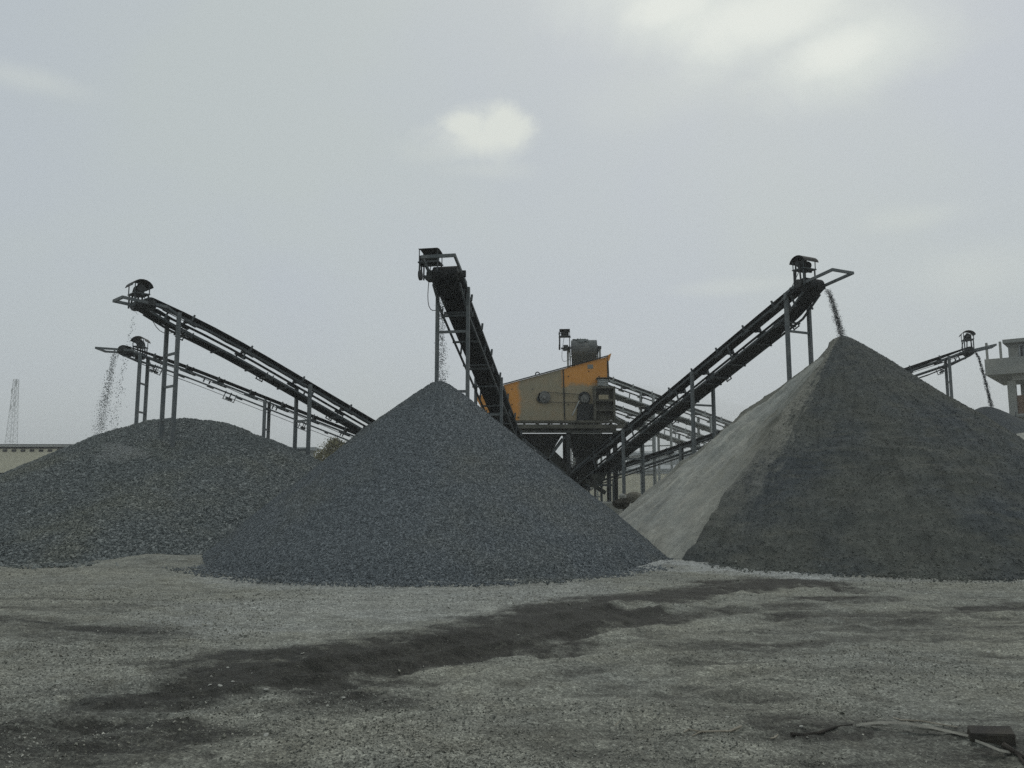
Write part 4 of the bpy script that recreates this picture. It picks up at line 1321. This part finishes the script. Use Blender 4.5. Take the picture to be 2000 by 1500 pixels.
# walls and sheds seen under the right conveyor
a = P(1150, 925, 62); b = P(1470, 925, 62)
pw = empty('boundary_wall', (a.x, 62, 0), 'cream boundary wall seen under the low far conveyor', 'wall')
MB().box(((a.x + b.x) / 2, 62, a.z / 2), b.x - a.x, .3, a.z).build('masonry', M['beige_wall'], pw)
MB().box(((a.x + b.x) / 2, 62, a.z + .06), b.x - a.x + .1, .42, .12).build('coping', M['grey_wall'], pw)
def shed(px0, px1, pyr, pye, Y, label, dep=16):
    a = P(px0, pye, Y); b = P(px1, pye, Y); r_ = P(px0, pyr, Y + dep / 2)
    e = empty('distant_shed', (a.x, Y, 0), label, 'building')
    MB().box(((a.x + b.x) / 2, Y + dep / 2, a.z / 2), b.x - a.x, dep, a.z).build('wall', M['grey_wall'], e)
    MB().prism([(a.x - .8, Y - .6, a.z - .1), (a.x - .8, Y - .6, a.z + .15), (a.x - .8, Y + dep / 2, r_.z), (a.x - .8, Y + dep + .6, a.z + .15), (a.x - .8, Y + dep + .6, a.z - .1)], (b.x - a.x + 1.6, 0, 0)).build('roof', M['roof_far'], e)
    for k in range(3):
        x = a.x + (b.x - a.x) * (.25 + .25 * k)
        MB().box((x, Y - .02, a.z * .55), 1.6, .08, 1.0).build('window', M['dark_gap'], e)
shed(1256, 1440, 881, 887, 110, 'grey roofed shed far behind the low conveyor')
shed(1215, 1345, 908, 918, 84, 'low grey shed just above the cream wall', 10)
shed(568, 592, 873, 877, 95, 'tiny flat grey hut in the gap between the two gravel piles', 6)

# far tank-like posts on the right of the screen foot
def tree(px, pyt, pyb, Y, wpx, label, name='tree', seed=0, dens=900, sparse=.5):
    g = np.random.default_rng(seed)
    top = P(px, pyt, Y); hw_ = wpx / F * Y / 2
    e = empty(name, (top.x, Y, 0), label, 'tree')
    zt_ = top.z; zb_ = max(.8, P(px, pyb, Y).z)
    trunk = MB()
    trunk.tube([(top.x, Y, 0), (top.x + .1, Y, zb_ * .6), (top.x - .05, Y + .1, zt_ * .75)], .16, 7, .05)
    cl = []
    for k in range(16):
        a = g.random() * 6.28; rr_ = hw_ * (.25 + .75 * g.random()); z = zb_ + (zt_ - zb_) * (.15 + .85 * g.random())
        rr_ *= max(.25, 1 - ((z - (zb_ + zt_) / 2) / ((zt_ - zb_) * .62)) ** 2)
        c_ = np.array([top.x + math.cos(a) * rr_, Y + math.sin(a) * rr_, z]); cl.append(c_)
        trunk.tube([(top.x, Y, zb_ * .6 + .3), tuple((c_ + np.array([top.x, Y, zb_])) / 2), tuple(c_)], .05, 5, .015)
    trunk.build('trunk', M['bark'], e)
    pos = np.concatenate([c_ + g.normal(size=(dens // 16, 3)) * np.array([.34, .34, .26]) * hw_ * sparse * 1.2 for c_ in cl])
    n_ = len(pos)
    s_ = (.05 + .07 * g.random(n_)) * Y / 70
    A = g.normal(size=(n_, 3)); A /= np.linalg.norm(A, axis=1, keepdims=True)
    B = np.cross(A, g.normal(size=(n_, 3))); B /= np.linalg.norm(B, axis=1, keepdims=True)
    V = np.stack([pos - A * s_[:, None], pos + B * s_[:, None] * .6, pos + A * s_[:, None], pos - B * s_[:, None] * .6], 1).reshape(-1, 3)
    T = np.arange(n_ * 4).reshape(-1, 4)
    o = npmesh('crown', V - np.array([top.x, Y, 0]), T, M['leaf'])
    o.parent = e
tree(655, 862, 920, 60, 60, 'sparse olive tree in the gap behind the gravel piles', seed=1, dens=3200)
tree(638, 878, 925, 66, 40, 'smaller dry bush left of the olive tree in the gap', 'bush', seed=2, dens=1800)
tree(160, 858, 900, 80, 22, 'small dark shrub at the right end of the warehouse', 'bush', seed=3, dens=900)
tree(1405, 872, 900, 75, 60, 'hazy bush behind the far sheds beside the pale slope', 'bush', seed=5, dens=1600)

# ------------------------------------------------------------------ dust puff where the stones land
def puff_vol(c_, rad, dens, label, nm='dust_puff'):
    import bmesh
    bm = bmesh.new(); bmesh.ops.create_icosphere(bm, subdivisions=3, radius=1)
    for vtx in bm.verts: vtx.co = Vector((vtx.co.x * rad[0], vtx.co.y * rad[1], vtx.co.z * rad[2])) * (1 + .25 * math.sin(vtx.co.x * 3 + vtx.co.z * 4))
    me = bpy.data.meshes.new(nm); bm.to_mesh(me); bm.free()
    m_ = bpy.data.materials.new('dust_cloud'); m_.use_nodes = True
    nn = m_.node_tree.nodes; nn.remove(nn['Principled BSDF'])
    p_ = nn.new('ShaderNodeVolumePrincipled'); p_.inputs['Color'].default_value = (.9, .9, .87, 1); p_.inputs['Density'].default_value = dens
    m_.node_tree.links.new(p_.outputs['Volume'], nn['Material Output'].inputs['Volume'])
    me.materials.append(m_)
    o = bpy.data.objects.new(nm, me); COL.objects.link(o); o.location = c_
    tag(o, label, 'dust', kind='stuff')
puff_vol(P(238, 884, 22.9), (.75, .5, .3), .16, 'small pale puff of dust where stones land on the rounded mound')
puff_vol(Vector((12.5, 50.5, 3.6)), (9.5, 5.5, 4.2), .022, 'pale dust hanging around the conveyors behind the orange screen', 'dust_plume')

# ------------------------------------------------------------------ haze
hz = MB().box((0, 60, 18.5), 3400, 3400, 45.0)
vm = bpy.data.materials.new('dusty_air'); vm.use_nodes = True
vn = vm.node_tree.nodes; vn.remove(vn['Principled BSDF'])
pv = vn.new('ShaderNodeVolumePrincipled')
pv.inputs['Color'].default_value = (0.94, 0.96, 0.97, 1)
pv.inputs['Density'].default_value = 0.0011
pv.inputs['Anisotropy'].default_value = 0.3
vm.node_tree.links.new(pv.outputs['Volume'], vn['Material Output'].inputs['Volume'])
hzo = hz.build('haze', vm)
tag(hzo, 'thin dusty air over the whole yard', 'haze', kind='stuff')

# ------------------------------------------------------------------ render settings
SC.view_settings.view_transform = 'Standard'
SC.view_settings.look = 'None'
SC.view_settings.exposure = 0
SC.view_settings.gamma = 1
SC.cycles.volume_bounces = 2
SC.cycles.max_bounces = 6
SC.cycles.use_denoising = False
